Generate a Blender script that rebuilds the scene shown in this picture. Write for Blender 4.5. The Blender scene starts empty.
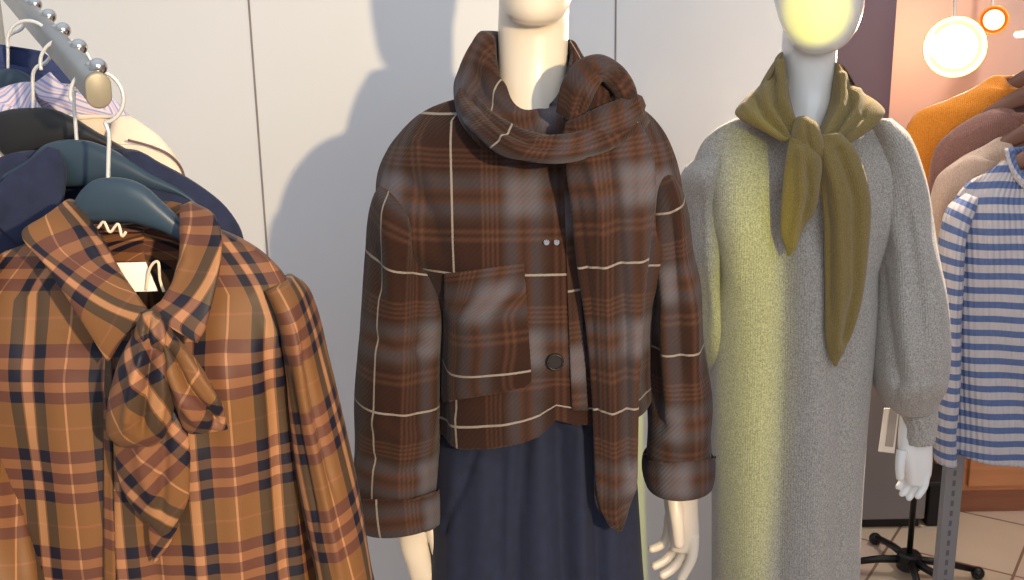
import bpy, math, random
import numpy as np
from mathutils import Vector, Matrix
from mathutils.bvhtree import BVHTree
random.seed(4); rng = np.random.RandomState(7)
PI = math.pi
COL = bpy.context.scene.collection
S = bpy.context.scene

# ---------------------------------------------------------------- camera
F = 1100.0
CAMZ = 1.52
PITCH = math.radians(14.7); ROLL = math.radians(-0.93)
cd = bpy.data.cameras.new('camera'); cam = bpy.data.objects.new('camera', cd); COL.objects.link(cam)
RM = Matrix.Rotation(PI/2-PITCH, 4, 'X') @ Matrix.Rotation(ROLL, 4, 'Z')
cam.matrix_world = Matrix.Translation((0, 0, CAMZ)) @ RM
cd.sensor_width = 36; cd.lens = 36*F/1024; cd.clip_start = .02
S.camera = cam
R3 = np.array(RM.to_3x3())
def W(px, py, Y):
    """the point of the plane y=Y seen at photo pixel (px,py)"""
    d = R3 @ np.array([(px-512)/F, -(py-290)/F, -1.0])
    t = Y/d[1]
    return np.array([0, 0, CAMZ]) + d*t
def PXY(P):
    q = (np.asarray(P)-np.array([0, 0, CAMZ])) @ R3
    return 512+F*q[..., 0]/-q[..., 2], 290-F*q[..., 1]/-q[..., 2]

# ---------------------------------------------------------------- materials
def lin(c):
    return tuple(((v/255)/12.92 if v/255 <= .04045 else ((v/255+.055)/1.055)**2.4) for v in c)+(1,)
class NT:
    def __init__(s, name):
        s.m = bpy.data.materials.new(name); s.m.use_nodes = True
        s.t = s.m.node_tree; s.b = s.t.nodes['Principled BSDF']
    def n(s, typ, **kw):
        o = s.t.nodes.new(typ)
        for k, v in kw.items(): setattr(o, k, v)
        return o
    def l(s, a, b): s.t.links.new(a, b)
    def math(s, op, a, b=None, clamp=False):
        o = s.n('ShaderNodeMath', operation=op, use_clamp=clamp)
        for i, v in enumerate((a, b)):
            if v is None: continue
            if isinstance(v, (int, float)): o.inputs[i].default_value = v
            else: s.l(v, o.inputs[i])
        return o.outputs[0]
    def mix(s, f, a, b, mode='MIX'):
        o = s.n('ShaderNodeMix', data_type='RGBA', blend_type=mode)
        for sock, v in ((o.inputs[0], f), (o.inputs[6], a), (o.inputs[7], b)):
            if isinstance(v, (int, float, tuple)): sock.default_value = v
            else: s.l(v, sock)
        return o.outputs[2]
    def ramp(s, fac, stops, interp='LINEAR'):
        o = s.n('ShaderNodeValToRGB'); cr = o.color_ramp; cr.interpolation = interp
        while len(cr.elements) > 1: cr.elements.remove(cr.elements[-1])
        cr.elements[0].position = stops[0][0]; cr.elements[0].color = stops[0][1]
        for p, c in stops[1:]:
            e = cr.elements.new(p); e.color = c
        s.l(fac, o.inputs[0]); return o.outputs[0]
    def noise(s, vec, scale, detail=3, rough=.5):
        o = s.n('ShaderNodeTexNoise'); o.inputs['Scale'].default_value = scale
        o.inputs['Detail'].default_value = detail; o.inputs['Roughness'].default_value = rough
        if vec is not None: s.l(vec, o.inputs['Vector'])
        return o.outputs[0]
    def bump(s, h, strength, dist=.002):
        o = s.n('ShaderNodeBump'); o.inputs['Strength'].default_value = strength
        o.inputs['Distance'].default_value = dist
        s.l(h, o.inputs['Height']); s.l(o.outputs[0], s.b.inputs['Normal'])
    def uv(s): return s.n('ShaderNodeTexCoord').outputs['UV']
    def obj(s): return s.n('ShaderNodeTexCoord').outputs['Object']
def P(t, rough=.6, metal=0, sheen=0, coat=0, spec=None):
    t.b.inputs['Roughness'].default_value = rough; t.b.inputs['Metallic'].default_value = metal
    t.b.inputs['Sheen Weight'].default_value = sheen; t.b.inputs['Coat Weight'].default_value = coat
    if spec is not None: t.b.inputs['Specular IOR Level'].default_value = spec
    return t.m
def plain(name, rgb, rough=.6, metal=0, sheen=0, coat=0, var=.12, nscale=30, bump=0, bscale=300):
    t = NT(name); c = lin(rgb)
    n = t.noise(t.obj(), nscale, 4)
    c2 = tuple(v*(1-var) for v in c[:3])+(1,); c3 = tuple(min(1, v*(1+var)) for v in c[:3])+(1,)
    t.l(t.ramp(n, [(.3, c2), (.7, c3)]), t.b.inputs['Base Color'])
    if bump: t.bump(t.noise(t.obj(), bscale, 2), bump, .001)
    return P(t, rough, metal, sheen, coat)

def uvsplit(t, pu, pv, wob=.0):
    s = t.n('ShaderNodeSeparateXYZ'); v = t.uv(); t.l(v, s.inputs[0])
    u = t.math('DIVIDE', s.outputs[0], pu); w = t.math('DIVIDE', s.outputs[1], pv)
    return t.math('FRACT', u), t.math('FRACT', w), v, s

def coat_plaid():
    t = NT('wool_plaid'); u, v, vec, sp = uvsplit(t, .2, .215)
    br = lin((56, 36, 29)); dk = lin((47, 31, 26)); og = lin((96, 68, 54)); bl = lin((84, 80, 86)); b2 = lin((70, 54, 47))
    def stops():
        st = [(0, dk), (.10, br), (.20, br)]
        for i in range(4):
            p = .215+i*.033
            st += [(p, og), (p+.0165, br)]
        st += [(.35, b2), (.40, bl), (.445, bl), (.465, og), (.50, b2), (.535, og), (.555, bl), (.60, bl), (.65, b2)]
        st += [(.70, br), (.725, og), (.75, br), (.775, og), (.80, br), (.92, br), (1, dk)]
        return st
    a = t.ramp(u, stops()); b = t.ramp(v, stops())
    c = t.mix(.5, a, b)
    bu = t.ramp(u, [(.33, (0, 0, 0, 1)), (.45, (1, 1, 1, 1)), (.56, (1, 1, 1, 1)), (.68, (0, 0, 0, 1))], 'EASE'); bv = t.ramp(v, [(.33, (0, 0, 0, 1)), (.45, (1, 1, 1, 1)), (.56, (1, 1, 1, 1)), (.68, (0, 0, 0, 1))], 'EASE')
    c = t.mix(t.math('MULTIPLY', t.math('MULTIPLY', bu, bv), .5), c, lin((122, 122, 132)))
    # twill grain in the yarns
    w = t.n('ShaderNodeTexWave', wave_type='BANDS', bands_direction='DIAGONAL'); w.inputs['Scale'].default_value = 75
    w.inputs['Distortion'].default_value = 1.2; w.inputs['Detail'].default_value = 2; t.l(vec, w.inputs['Vector'])
    c = t.mix(.22, c, t.mix(w.outputs[1], lin((45, 28, 22)), lin((150, 100, 78))), 'OVERLAY')
    nz = t.noise(vec, 380, 3)
    c = t.mix(t.math('MULTIPLY', nz, .5), c, t.mix(1, c, (.62, .6, .6, 1), 'MULTIPLY'))
    # pale windowpane line
    def line(x):
        d = t.math('ABSOLUTE', t.math('SUBTRACT', t.math('FRACT', t.math('ADD', x, .5)), .5))
        return t.math('MULTIPLY', t.math('LESS_THAN', d, .0075), 1.0)
    lm = t.math('MAXIMUM', line(u), line(v))
    c = t.mix(t.math('MULTIPLY', lm, .55), c, lin((176, 166, 156)))
    t.l(c, t.b.inputs['Base Color'])
    t.bump(t.math('ADD', w.outputs[1], nz), .35, .0012)
    return P(t, .95, sheen=.08, spec=.15)

def blouse_plaid():
    t = NT('satin_plaid'); u, v, vec, sp = uvsplit(t, .087, .114)
    oc = lin((118, 80, 46)); ol = lin((40, 38, 34)); pe = lin((194, 142, 102)); sal = lin((138, 90, 66))
    mv = lin((78, 42, 44)); 
    A = [(0, ol), (.15, oc), (.17, pe), (.28, oc), (.30, ol), (.45, oc), (.70, pe), (.73, oc)]
    B = [(0, oc), (.20, sal), (.225, oc), (.44, mv), (.56, sal), (.66, mv), (.77, sal), (.86, mv), (.97, oc)]
    a = t.ramp(u, A, 'CONSTANT'); b = t.ramp(v, B, 'CONSTANT')
    c = t.mix(.5, a, b)
    # where dark meets dark the yarns read navy
    w0, w1 = (0, 0, 0, 1), (1, 1, 1, 1)
    ud = t.ramp(u, [(0, w1), (.15, w0), (.30, w1), (.45, w0)], 'CONSTANT')
    vd = t.ramp(v, [(0, w0), (.44, w1), (.56, w0), (.66, w1), (.77, w0), (.86, w1), (.97, w0)], 'CONSTANT')
    c = t.mix(t.math('MULTIPLY', ud, vd), c, lin((18, 17, 34)))
    c = t.mix(t.math('MULTIPLY', t.math('SUBTRACT', ud, vd, True), .55), c, lin((52, 46, 37)))
    c = t.mix(t.math('MULTIPLY', t.math('SUBTRACT', vd, ud, True), .5), c, lin((86, 50, 46)))
    nz = t.noise(vec, 500, 2)
    c = t.mix(t.math('MULTIPLY', nz, .35), c, t.mix(1, c, (.75, .72, .7, 1), 'MULTIPLY'))
    t.l(c, t.b.inputs['Base Color'])
    t.bump(t.noise(vec, 900, 2), .15, .0005)
    return P(t, .55, sheen=.03, spec=.3)

def stripe_mat(name, cols, period, axis=1, rough=.85, ribs=0, jitter=0):
    """cols: list of (pos, rgb) of one repeat along uv axis"""
    t = NT(name); vec = t.uv(); s = t.n('ShaderNodeSeparateXYZ'); t.l(vec, s.inputs[0])
    x = t.math('FRACT', t.math('DIVIDE', s.outputs[axis], period))
    c = t.ramp(x, [(p, lin(k)) for p, k in cols], 'CONSTANT')
    nz = t.noise(vec, 350, 3)
    c = t.mix(t.math('MULTIPLY', nz, .4), c, t.mix(1, c, (.7, .7, .72, 1), 'MULTIPLY'))
    t.l(c, t.b.inputs['Base Color'])
    if ribs:
        r = t.math('SINE', t.math('MULTIPLY', s.outputs[1-axis], 2*PI/ribs))
        t.bump(r, .6, .002)
    else: t.bump(nz, .2, .001)
    return P(t, rough, sheen=.1, spec=.2)

def knit_mat(name, base, light, dark, grain=260, ribs=.004, wave=0):
    t = NT(name); vec = t.uv(); o = t.obj()
    n1 = t.noise(o, grain, 2, .7); n2 = t.noise(o, 9, 3)
    c = t.ramp(n1, [(.34, lin(dark)), (.5, lin(base)), (.66, lin(light))])
    c = t.mix(t.math('MULTIPLY', n2, .25), c, t.mix(1, c, (.8, .8, .8, 1), 'MULTIPLY'))
    t.l(c, t.b.inputs['Base Color'])
    s = t.n('ShaderNodeSeparateXYZ'); t.l(vec, s.inputs[0])
    r = t.math('SINE', t.math('MULTIPLY', s.outputs[0], 2*PI/ribs))
    t.bump(t.math('ADD', t.math('MULTIPLY', r, .5), t.math('MULTIPLY', n1, 2)), .5, .0015)
    return P(t, .95, sheen=.25, spec=.15)

def floor_mat():
    t = NT('floor_tiles'); o = t.obj()
    m = t.n('ShaderNodeMapping'); m.inputs['Rotation'].default_value = (0, 0, math.radians(33)); t.l(o, m.inputs[0])
    b = t.n('ShaderNodeTexBrick'); b.offset = 0; b.inputs['Scale'].default_value = 1
    b.inputs['Brick Width'].default_value = .33; b.inputs['Row Height'].default_value = .33
    b.inputs['Mortar Size'].default_value = .004
    b.inputs['Color1'].default_value = lin((206, 178, 166)); b.inputs['Color2'].default_value = lin((202, 186, 160))
    b.inputs['Mortar'].default_value = lin((130, 105, 88)); t.l(m.outputs[0], b.inputs[0])
    n = t.noise(o, 7, 5)
    c = t.mix(t.math('MULTIPLY', n, .5), b.outputs[0], t.mix(1, b.outputs[0], (.8, .74, .7, 1), 'MULTIPLY'))
    t.l(c, t.b.inputs['Base Color']); t.bump(b.outputs[1], -.3, .002)
    return P(t, .35)
def wood_mat(name, rgb):
    t = NT(name); o = t.obj(); m = t.n('ShaderNodeMapping'); m.inputs['Scale'].default_value = (1.5, 1.5, 14); t.l(o, m.inputs[0])
    n = t.noise(m.outputs[0], 5, 5)
    c = lin(rgb); t.l(t.ramp(n, [(.3, tuple(v*.8 for v in c[:3])+(1,)), (.7, c)]), t.b.inputs['Base Color'])
    return P(t, .45)
def emis(name, rgb, st):
    t = NT(name); t.b.inputs['Base Color'].default_value = lin(rgb)
    t.b.inputs['Emission Color'].default_value = lin(rgb); t.b.inputs['Emission Strength'].default_value = st
    return t.m
def perforated():
    t = NT('perforated_steel'); o = t.obj(); s = t.n('ShaderNodeSeparateXYZ'); t.l(o, s.inputs[0])
    z = t.math('ABSOLUTE', t.math('SUBTRACT', t.math('FRACT', t.math('DIVIDE', s.outputs[2], .025)), .5))
    x = t.math('ABSOLUTE', s.outputs[0])
    slot = t.math('MULTIPLY', t.math('LESS_THAN', z, .28), t.math('LESS_THAN', x, .0035))
    t.l(t.mix(slot, lin((140, 140, 143)), lin((104, 104, 108))), t.b.inputs['Base Color'])
    return P(t, .4, metal=.5)

M = dict(
    coat=coat_plaid(), blouse=blouse_plaid(),
    navy=plain('navy_cotton', (19, 28, 54), .85, sheen=.02, var=.2, nscale=60, bump=.3, bscale=700),
    navy2=plain('navy_knit', (28, 36, 64), .9, sheen=.05, var=.25, nscale=40, bump=.3, bscale=500),
    skin=plain('mannequin_cream', (226, 214, 196), .32, coat=.25, var=.015, nscale=5),
    skin2=plain('mannequin_white', (232, 230, 226), .22, coat=.4, var=.015, nscale=5),
    dress=knit_mat('grey_heather_knit', (170, 164, 156), (192, 186, 177), (144, 139, 132), 340),
    olive=knit_mat('olive_knit', (134, 115, 68), (147, 128, 78), (120, 102, 58), 520, .003),
    wall=plain('painted_panel', (226, 228, 230), .5, var=.03, nscale=1.6),
    farwall=plain('far_wall_paint', (204, 170, 154), .75, var=.05, nscale=2),
    sidewall=plain('side_wall_paint', (98, 84, 96), .75, var=.05, nscale=2),
    seam=plain('seam_shadow_gap', (140, 132, 134), .8),
    floor=floor_mat(), wood=wood_mat('orange_wood', (214, 146, 96)), wood2=wood_mat('plinth_wood', (164, 106, 76)),
    hwood=wood_mat('hanger_wood', (124, 84, 66)),
    hookwire=plain('bright_wire', (225, 225, 224), .25, metal=.35, var=.02),
    chrome=plain('chrome', (205, 203, 200), .12, metal=1, var=.02),
    steel=plain('brushed_steel', (168, 168, 166), .35, metal=.85, var=.05),
    cap=plain('end_cap', (150, 142, 124), .5, metal=.3, var=.05),
    slate=plain('slate_plastic', (44, 62, 78), .38, var=.1, nscale=8),
    blackp=plain('black_plastic', (26, 26, 28), .45, var=.1),
    black=plain('black_metal', (18, 18, 20), .4, metal=.2),
    grey=plain('grey_laminate', (132, 126, 124), .6, var=.06, nscale=4),
    button=plain('dark_horn_button', (26, 19, 18), .4),
    snap=plain('metal_snap', (190, 190, 196), .2, metal=.9),
    paper=plain('white_paper', (238, 234, 226), .8, var=.02),
    thread=plain('cream_thread', (222, 206, 180), .9),
    cream=plain('cream_fabric', (234, 216, 196), .85, sheen=.1, var=.05),
    trim=plain('brown_piping', (110, 84, 84), .8),
    beige=knit_mat('beige_knit', (196, 168, 148), (204, 177, 157), (184, 156, 136), 320),
    mauve=knit_mat('mauve_brown_knit', (140, 100, 90), (150, 109, 98), (126, 90, 80), 320),
    orange=knit_mat('orange_knit', (226, 140, 46), (234, 150, 56), (214, 128, 38), 320),
    stripe=stripe_mat('blue_white_stripe', [(0, (190, 184, 186)), (.54, (92, 110, 152))], .0298, 1, ribs=.012),
    lilac=stripe_mat('lilac_stripe', [(0, (220, 208, 218)), (.3, (160, 160, 200)), (.45, (226, 214, 222)), (.6, (214, 176, 186)), (.7, (206, 200, 224)), (.85, (156, 160, 204))], .022, 0),
    bluefab=plain('blue_cotton', (48, 60, 102), .85, var=.15),
    perf=perforated(), bulb=emis('lit_bulb', (255, 226, 176), 40), bulb2=emis('dim_lit_bulb', (255, 214, 150), 2.2),
    halo_orange=plain('halo_orange_reflector', (236, 160, 84), .35, metal=.6, var=.02),  # the lamp's orange halo, put into the colour of its reflector
    lampmetal=plain('white_lamp_metal', (196, 188, 180), .4, var=.03),
    lining=plain('dark_lining', (70, 44, 34), .9),
    inkgrey=plain('grey_print', (165, 160, 155), .8),
)

# ---------------------------------------------------------------- mesh helpers
def link(name, verts, faces, mat, parent=None, uvs=None, smooth=True):
    me = bpy.data.meshes.new(name); me.from_pydata([tuple(map(float, v)) for v in verts], [], faces); me.update()
    if uvs is not None:
        l = me.uv_layers.new(name='UVMap'); l.data.foreach_set('uv', np.array(uvs, dtype=np.float32).ravel())
    if smooth: me.polygons.foreach_set('use_smooth', [True]*len(me.polygons))
    me.materials.append(mat)
    o = bpy.data.objects.new(name, me); COL.objects.link(o)
    if parent is not None:
        o.parent = parent; o.matrix_parent_inverse = parent.matrix_world.inverted() if parent.type != 'X' else Matrix()
    return o
def thing(name, label, cat, loc, group=None):
    o = bpy.data.objects.new(name, None); COL.objects.link(o); o.location = tuple(map(float, loc)); o.matrix_world = Matrix.Translation(o.location)
    o.empty_display_size = .05
    o['label'] = label; o['category'] = cat
    if group: o['group'] = group
    return o
def tag(o, label, cat, group=None):
    o['label'] = label; o['category'] = cat
    if group: o['group'] = group
    return o
def structure(o): o['kind'] = 'structure'; return o

def K(xl, yl, xr, yr, df, db, Y, fy=None, bz=0.):
    L = W(xl, yl, Y); R = W(xr, yr, Y); C = (L+R)/2; dz = 0.
    if fy is not None:
        cx, _ = PXY(C); dz = W(cx, fy, Y-df)[2]-C[2]
    return np.array([*L, *R, df, db, dz, bz])
def KW(x, z, hw, df, db, Y, dz=0, bz=0):      # the same key in metres
    return np.array([x-hw, Y, z, x+hw, Y, z, df, db, dz, bz], dtype=float)
def cr(keys, n):
    """smooth interpolation of key rows, spaced by distance"""
    K_ = np.array(keys); m = len(K_)
    mid = (K_[:, :3]+K_[:, 3:6])/2
    d = np.maximum(np.maximum(np.linalg.norm(np.diff(K_[:, :3], axis=0), axis=1), np.linalg.norm(np.diff(K_[:, 3:6], axis=0), axis=1)), 1e-3)
    t = np.concatenate([[0], np.cumsum(d)]); T = np.linspace(0, t[-1], n)
    tan = np.zeros_like(K_)
    s = np.diff(K_, axis=0)/d[:, None]
    tan[0] = s[0]; tan[-1] = s[-1]
    for i in range(1, m-1):
        a, b = s[i-1], s[i]
        same = a*b > 0
        w = np.where(same, 2*a*b/np.where(np.abs(a+b) < 1e-12, 1e-12, a+b), 0)       # monotone
        cc = (a*d[i]+b*d[i-1])/(d[i]+d[i-1])
        tan[i] = np.where(same, (w+cc)/2, cc*.35)
    out = np.zeros((n, K_.shape[1]))
    for j, x in enumerate(T):
        i = min(max(np.searchsorted(t, x, 'right')-1, 0), m-2); h = d[i]; q = (x-t[i])/h
        out[j] = (2*q**3-3*q**2+1)*K_[i]+(q**3-2*q**2+q)*h*tan[i]+(-2*q**3+3*q**2)*K_[i+1]+(q**3-q**2)*h*tan[i+1]
    return out, T/t[-1]
def seg_dist(px, py, pts):
    best = np.full(px.shape, 1e9); par = np.zeros(px.shape); side = np.zeros(px.shape)
    L = [math.dist(pts[i], pts[i+1]) for i in range(len(pts)-1)]; tot = sum(L); acc = 0
    for i in range(len(pts)-1):
        (x0, y0), (x1, y1) = pts[i], pts[i+1]; dx, dy = x1-x0, y1-y0; l2 = dx*dx+dy*dy+1e-9
        t = np.clip(((px-x0)*dx+(py-y0)*dy)/l2, 0, 1)
        d = np.hypot(px-x0-t*dx, py-y0-t*dy); m = d < best
        best = np.where(m, d, best); par = np.where(m, (acc+t*L[i])/tot, par); acc += L[i]
    return best, par
def normals(G, closed):
    if closed:
        E = np.concatenate([G[:, -1:], G, G[:, :1]], axis=1); du = (E[:, 2:]-E[:, :-2])
    else: du = np.gradient(G, axis=1)
    dv = np.gradient(G, axis=0)
    n = np.cross(du, dv); l = np.linalg.norm(n, axis=2, keepdims=True); return n/np.maximum(l, 1e-12)
def shell(name, keys, mat, parent=None, rows=60, seg=96, e=2.2, folds=(), wob=None, hem=None, thick=0, uvoff=(0, 0), uvrot=0,
          uvscale=1, caps=(False, False), data=False, post=None, uvz=False, uvx=False):
    """loft of rings; each ring spans a left and a right photo point and bulges df to the front, db to the back"""
    R, T = cr(keys, rows)
    a = np.linspace(-PI, PI, seg+1)[:-1]
    sx = np.sign(np.sin(a))*np.abs(np.sin(a))**(2/e); sc = np.sign(np.cos(a))*np.abs(np.cos(a))**(2/e)
    L = R[:, None, 0:3]; Rr = R[:, None, 3:6]; C = (L+Rr)/2; H = (Rr-L)/2
    G = C+H*sx[None, :, None]
    f = np.where(sc > 0, 1, 0)[None, :]
    G = np.repeat(G, 1, axis=0).copy()
    G[:, :, 1] -= np.where(sc[None, :] > 0, R[:, 6:7]*sc[None, :], R[:, 7:8]*sc[None, :])
    G[:, :, 2] += np.where(sc[None, :] > 0, R[:, 8:9]*sc[None, :], -R[:, 9:10]*sc[None, :])
    # uv in metres
    d = np.linalg.norm(np.roll(G, -1, axis=1)-G, axis=2)
    if uvx:
        dx = np.abs((np.roll(G, -1, axis=1)-G)[:, :, 0]); d = np.where((np.abs(a) < 1.15)[None, :], dx, d)
    U = np.concatenate([np.zeros((rows, 1)), np.cumsum(d, axis=1)], axis=1); mid = seg//2
    U = U-U[:, mid:mid+1]
    Fm = G[:, mid]; V = np.concatenate([[0], np.cumsum(np.linalg.norm(np.diff(Fm, axis=0), axis=1))])
    V = np.repeat(V[:, None], seg+1, axis=1)
    if uvz: V = -np.concatenate([G, G[:, :1]], axis=1)[:, :, 2]
    N = normals(G, True)
    # make normals point outward
    out = (N*(G-C)).sum(); N = N*(1 if out > 0 else -1)
    px, py = PXY(G); wfront = np.clip(3*np.cos(a), 0, 1)[None, :]*np.ones((rows, 1))
    disp = np.zeros((rows, seg))
    if uvx:   # woven cloth hangs straight: the yarns stay upright whatever the width
        U = U+0
        cxs = C[:, 0, 0]; U = U+(cxs-cxs[len(cxs)//2])[:, None]
    for fo in folds:
        pts, wd, am = fo[:3]; ds, pr = seg_dist(px, py, pts)
        tp = np.clip(np.minimum(pr, 1-pr)*5+.15, 0, 1) if len(fo) < 4 else np.ones_like(pr)
        disp += am*np.exp(-(ds/wd)**2)*tp*wfront
    if wob:
        for am, fu, fv, ph in wob:
            disp += am*np.sin(U[:, :-1]*fu+V[:, :-1]*fv+ph+1.5*np.sin(V[:, :-1]*abs(fu)*.23+ph*2))
    G = G+N*disp[:, :, None]
    if hem:
        t0, fn = hem; w = np.clip((T-t0)/(1-t0), 0, 1)[:, None]
        G[:, :, 2] += w*fn(px, a)
    if post: G = post(G, T, a)
    cu, su = math.cos(uvrot), math.sin(uvrot)
    UU = (U*cu-V*su)*uvscale+uvoff[0]; VV = (U*su+V*cu)*uvscale+uvoff[1]
    verts = G.reshape(-1, 3).tolist(); faces = []; uvs = []
    for i in range(rows-1):
        for j in range(seg):
            k = (j+1) % seg
            faces.append((i*seg+j, (i+1)*seg+j, (i+1)*seg+k, i*seg+k))
            for (r, c) in ((i, j), (i+1, j), (i+1, j+1), (i, j+1)): uvs.append((UU[r, c], VV[r, c]))
    for end, r in ((0, 0), (1, rows-1)):
        if caps[end]:
            verts.append(G[r].mean(axis=0).tolist()); c = len(verts)-1
            for j in range(seg):
                k = (j+1) % seg
                faces.append((c, r*seg+j, r*seg+k) if end == 0 else (c, r*seg+k, r*seg+j))
                uvs += [(UU[r, mid], VV[r, mid]), (UU[r, j], VV[r, j]), (UU[r, j+1], VV[r, j+1])]
    if data: return verts, faces
    o = link(name, verts, faces, mat, parent, uvs)
    if thick:
        m = o.modifiers.new('thick', 'SOLIDIFY'); m.thickness = thick; m.offset = -1
    o['_g'] = 0; del o['_g']
    return o
def merge(parts):
    V, Fc = [], []
    for v, f in parts:
        b = len(V); V += list(v); Fc += [tuple(i+b for i in q) for q in f]
    return V, Fc
def remeshed(name, parts, mat, parent, vox, sm=4):
    V, Fc = merge(parts); o = link(name, V, Fc, mat, parent)
    m = o.modifiers.new('r', 'REMESH'); m.mode = 'VOXEL'; m.voxel_size = vox; m.use_smooth_shade = True
    s = o.modifiers.new('s', 'SMOOTH'); s.iterations = sm; s.factor = .5
    return o
def bvh(*objs):
    V, Fc = [], []
    for o in objs:
        b = len(V); mw = o.matrix_world
        if o.parent: mw = o.parent.matrix_world @ o.matrix_parent_inverse @ o.matrix_basis
        V += [mw @ v.co for v in o.data.vertices]; Fc += [tuple(i+b for i in p.vertices) for p in o.data.polygons]
    return BVHTree.FromPolygons(V, Fc)
CO = Vector((0, 0, CAMZ))
def patch(name, rows_px, tree, mat, parent=None, off=.003, thick=.003, nr=30, nc=20, uvoff=(0, 0), uvrot=0, bulge=0, fallY=1.5, ppm=None):
    """cloth laid on a surface: rows of (xl,yl,xr,yr) photo points dropped onto what lies there"""
    A = np.array(rows_px, float); t = np.linspace(0, len(A)-1, nr)
    Rw = np.array([[np.interp(x, range(len(A)), A[:, k]) for k in range(4)] for x in t])
    s = np.linspace(0, 1, nc); G = np.zeros((nr, nc, 3)); last = None
    for i in range(nr):
        for j in range(nc):
            x = Rw[i, 0]*(1-s[j])+Rw[i, 2]*s[j]; y = Rw[i, 1]*(1-s[j])+Rw[i, 3]*s[j]
            d = Vector(R3 @ np.array([(x-512)/F, -(y-290)/F, -1.0])).normalized()
            h = tree.ray_cast(CO, d)
            b = bulge*math.sin(PI*s[j])*math.sin(PI*i/(nr-1))
            if h[0] is None:
                p = Vector(W(x, y, last if last else fallY))
            else:
                p = h[0]; last = p.y
            G[i, j] = p-d*(off+b)
    # soften
    for _ in range(3):
        G[1:-1, 1:-1] = (G[1:-1, 1:-1]*2+G[:-2, 1:-1]+G[2:, 1:-1]+G[1:-1, :-2]+G[1:-1, 2:])/6
    U = np.concatenate([np.zeros((nr, 1)), np.cumsum(np.linalg.norm(np.diff(G, axis=1), axis=2), axis=1)], axis=1)
    V = np.concatenate([np.zeros((1, nc)), np.cumsum(np.linalg.norm(np.diff(G, axis=0), axis=2), axis=0)], axis=0)
    U = U+G[:, :1, 0]-G[0, 0, 0]
    cu, su = math.cos(uvrot), math.sin(uvrot); UU = U*cu-V*su+uvoff[0]; VV = U*su+V*cu+uvoff[1]
    faces = []; uvs = []
    for i in range(nr-1):
        for j in range(nc-1):
            faces.append((i*nc+j, (i+1)*nc+j, (i+1)*nc+j+1, i*nc+j+1))
            for (r, c) in ((i, j), (i+1, j), (i+1, j+1), (i, j+1)): uvs.append((UU[r, c], VV[r, c]))
    o = link(name, G.reshape(-1, 3).tolist(), faces, mat, parent, uvs)
    if thick:
        m = o.modifiers.new('thick', 'SOLIDIFY'); m.thickness = thick; m.offset = 0
    return o
def tube_data(pts, rad, seg=12, closed=False, caps=True):
    pts = [Vector(tuple(map(float, p))) for p in pts]; n = len(pts)
    rad = [rad]*n if isinstance(rad, (int, float)) else rad
    V, Fc = [], []; up = None
    for i, p in enumerate(pts):
        t = (pts[min(i+1, n-1)]-pts[max(i-1, 0)]).normalized()
        if up is None:
            up = t.cross(Vector((0, 0, 1)));
            if up.length < .1: up = t.cross(Vector((0, 1, 0)))
            up.normalize()
        else: up = (up-t*up.dot(t)).normalized()
        b = t.cross(up)
        for k in range(seg):
            a = 2*PI*k/seg; V.append(tuple(p+(up*math.cos(a)+b*math.sin(a))*rad[i]))
    for i in range(n-1):
        for k in range(seg):
            l = (k+1) % seg; Fc.append((i*seg+k, i*seg+l, (i+1)*seg+l, (i+1)*seg+k))
    if caps:
        Fc.append(tuple(reversed(range(seg)))); Fc.append(tuple(range((n-1)*seg, n*seg)))
    return V, Fc
def smoothpath(pts, n=40):
    P_ = np.array([list(map(float, p)) for p in pts]); m = len(P_)
    d = np.linalg.norm(np.diff(P_, axis=0), axis=1)+1e-9; t = np.concatenate([[0], np.cumsum(d)])
    out = []
    E = np.vstack([2*P_[0]-P_[1], P_, 2*P_[-1]-P_[-2]])
    for x in np.linspace(0, t[-1], n):
        i = min(max(np.searchsorted(t, x, 'right')-1, 0), m-2); q = (x-t[i])/d[i]
        a, b, c, e = E[i], E[i+1], E[i+2], E[i+3]
        out.append(.5*((2*b)+(-a+c)*q+(2*a-5*b+4*c-e)*q*q+(-a+3*b-3*c+e)*q**3))
    return out
def tube(name, pts, rad, mat, parent=None, seg=12, n=0):
    if n: pts = smoothpath(pts, n)
    V, Fc = tube_data(pts, rad, seg); return link(name, V, Fc, mat, parent)
def ball_data(c, r, seg=20, rings=12, sc=(1, 1, 1)):
    V, Fc = [], []
    for i in range(rings+1):
        t = PI*i/rings
        for k in range(seg):
            a = 2*PI*k/seg; V.append((c[0]+r*sc[0]*math.sin(t)*math.cos(a), c[1]+r*sc[1]*math.sin(t)*math.sin(a), c[2]+r*sc[2]*math.cos(t)))
    for i in range(rings):
        for k in range(seg):
            l = (k+1) % seg; Fc.append((i*seg+k, (i+1)*seg+k, (i+1)*seg+l, i*seg+l))
    return V, Fc
def ball(name, c, r, mat, parent=None, sc=(1, 1, 1)):
    V, Fc = ball_data(c, r, sc=sc); return link(name, V, Fc, mat, parent)
def box(name, x0, x1, y0, y1, z0, z1, mat, parent=None, bev=0):
    V = [(x, y, z) for x in (x0, x1) for y in (y0, y1) for z in (z0, z1)]
    Fc = [(0, 1, 3, 2), (4, 6, 7, 5), (0, 4, 5, 1), (2, 3, 7, 6), (0, 2, 6, 4), (1, 5, 7, 3)]
    o = link(name, V, Fc, mat, parent, smooth=False)
    if bev:
        m = o.modifiers.new('b', 'BEVEL'); m.width = bev; m.segments = 3
    return o
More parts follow.
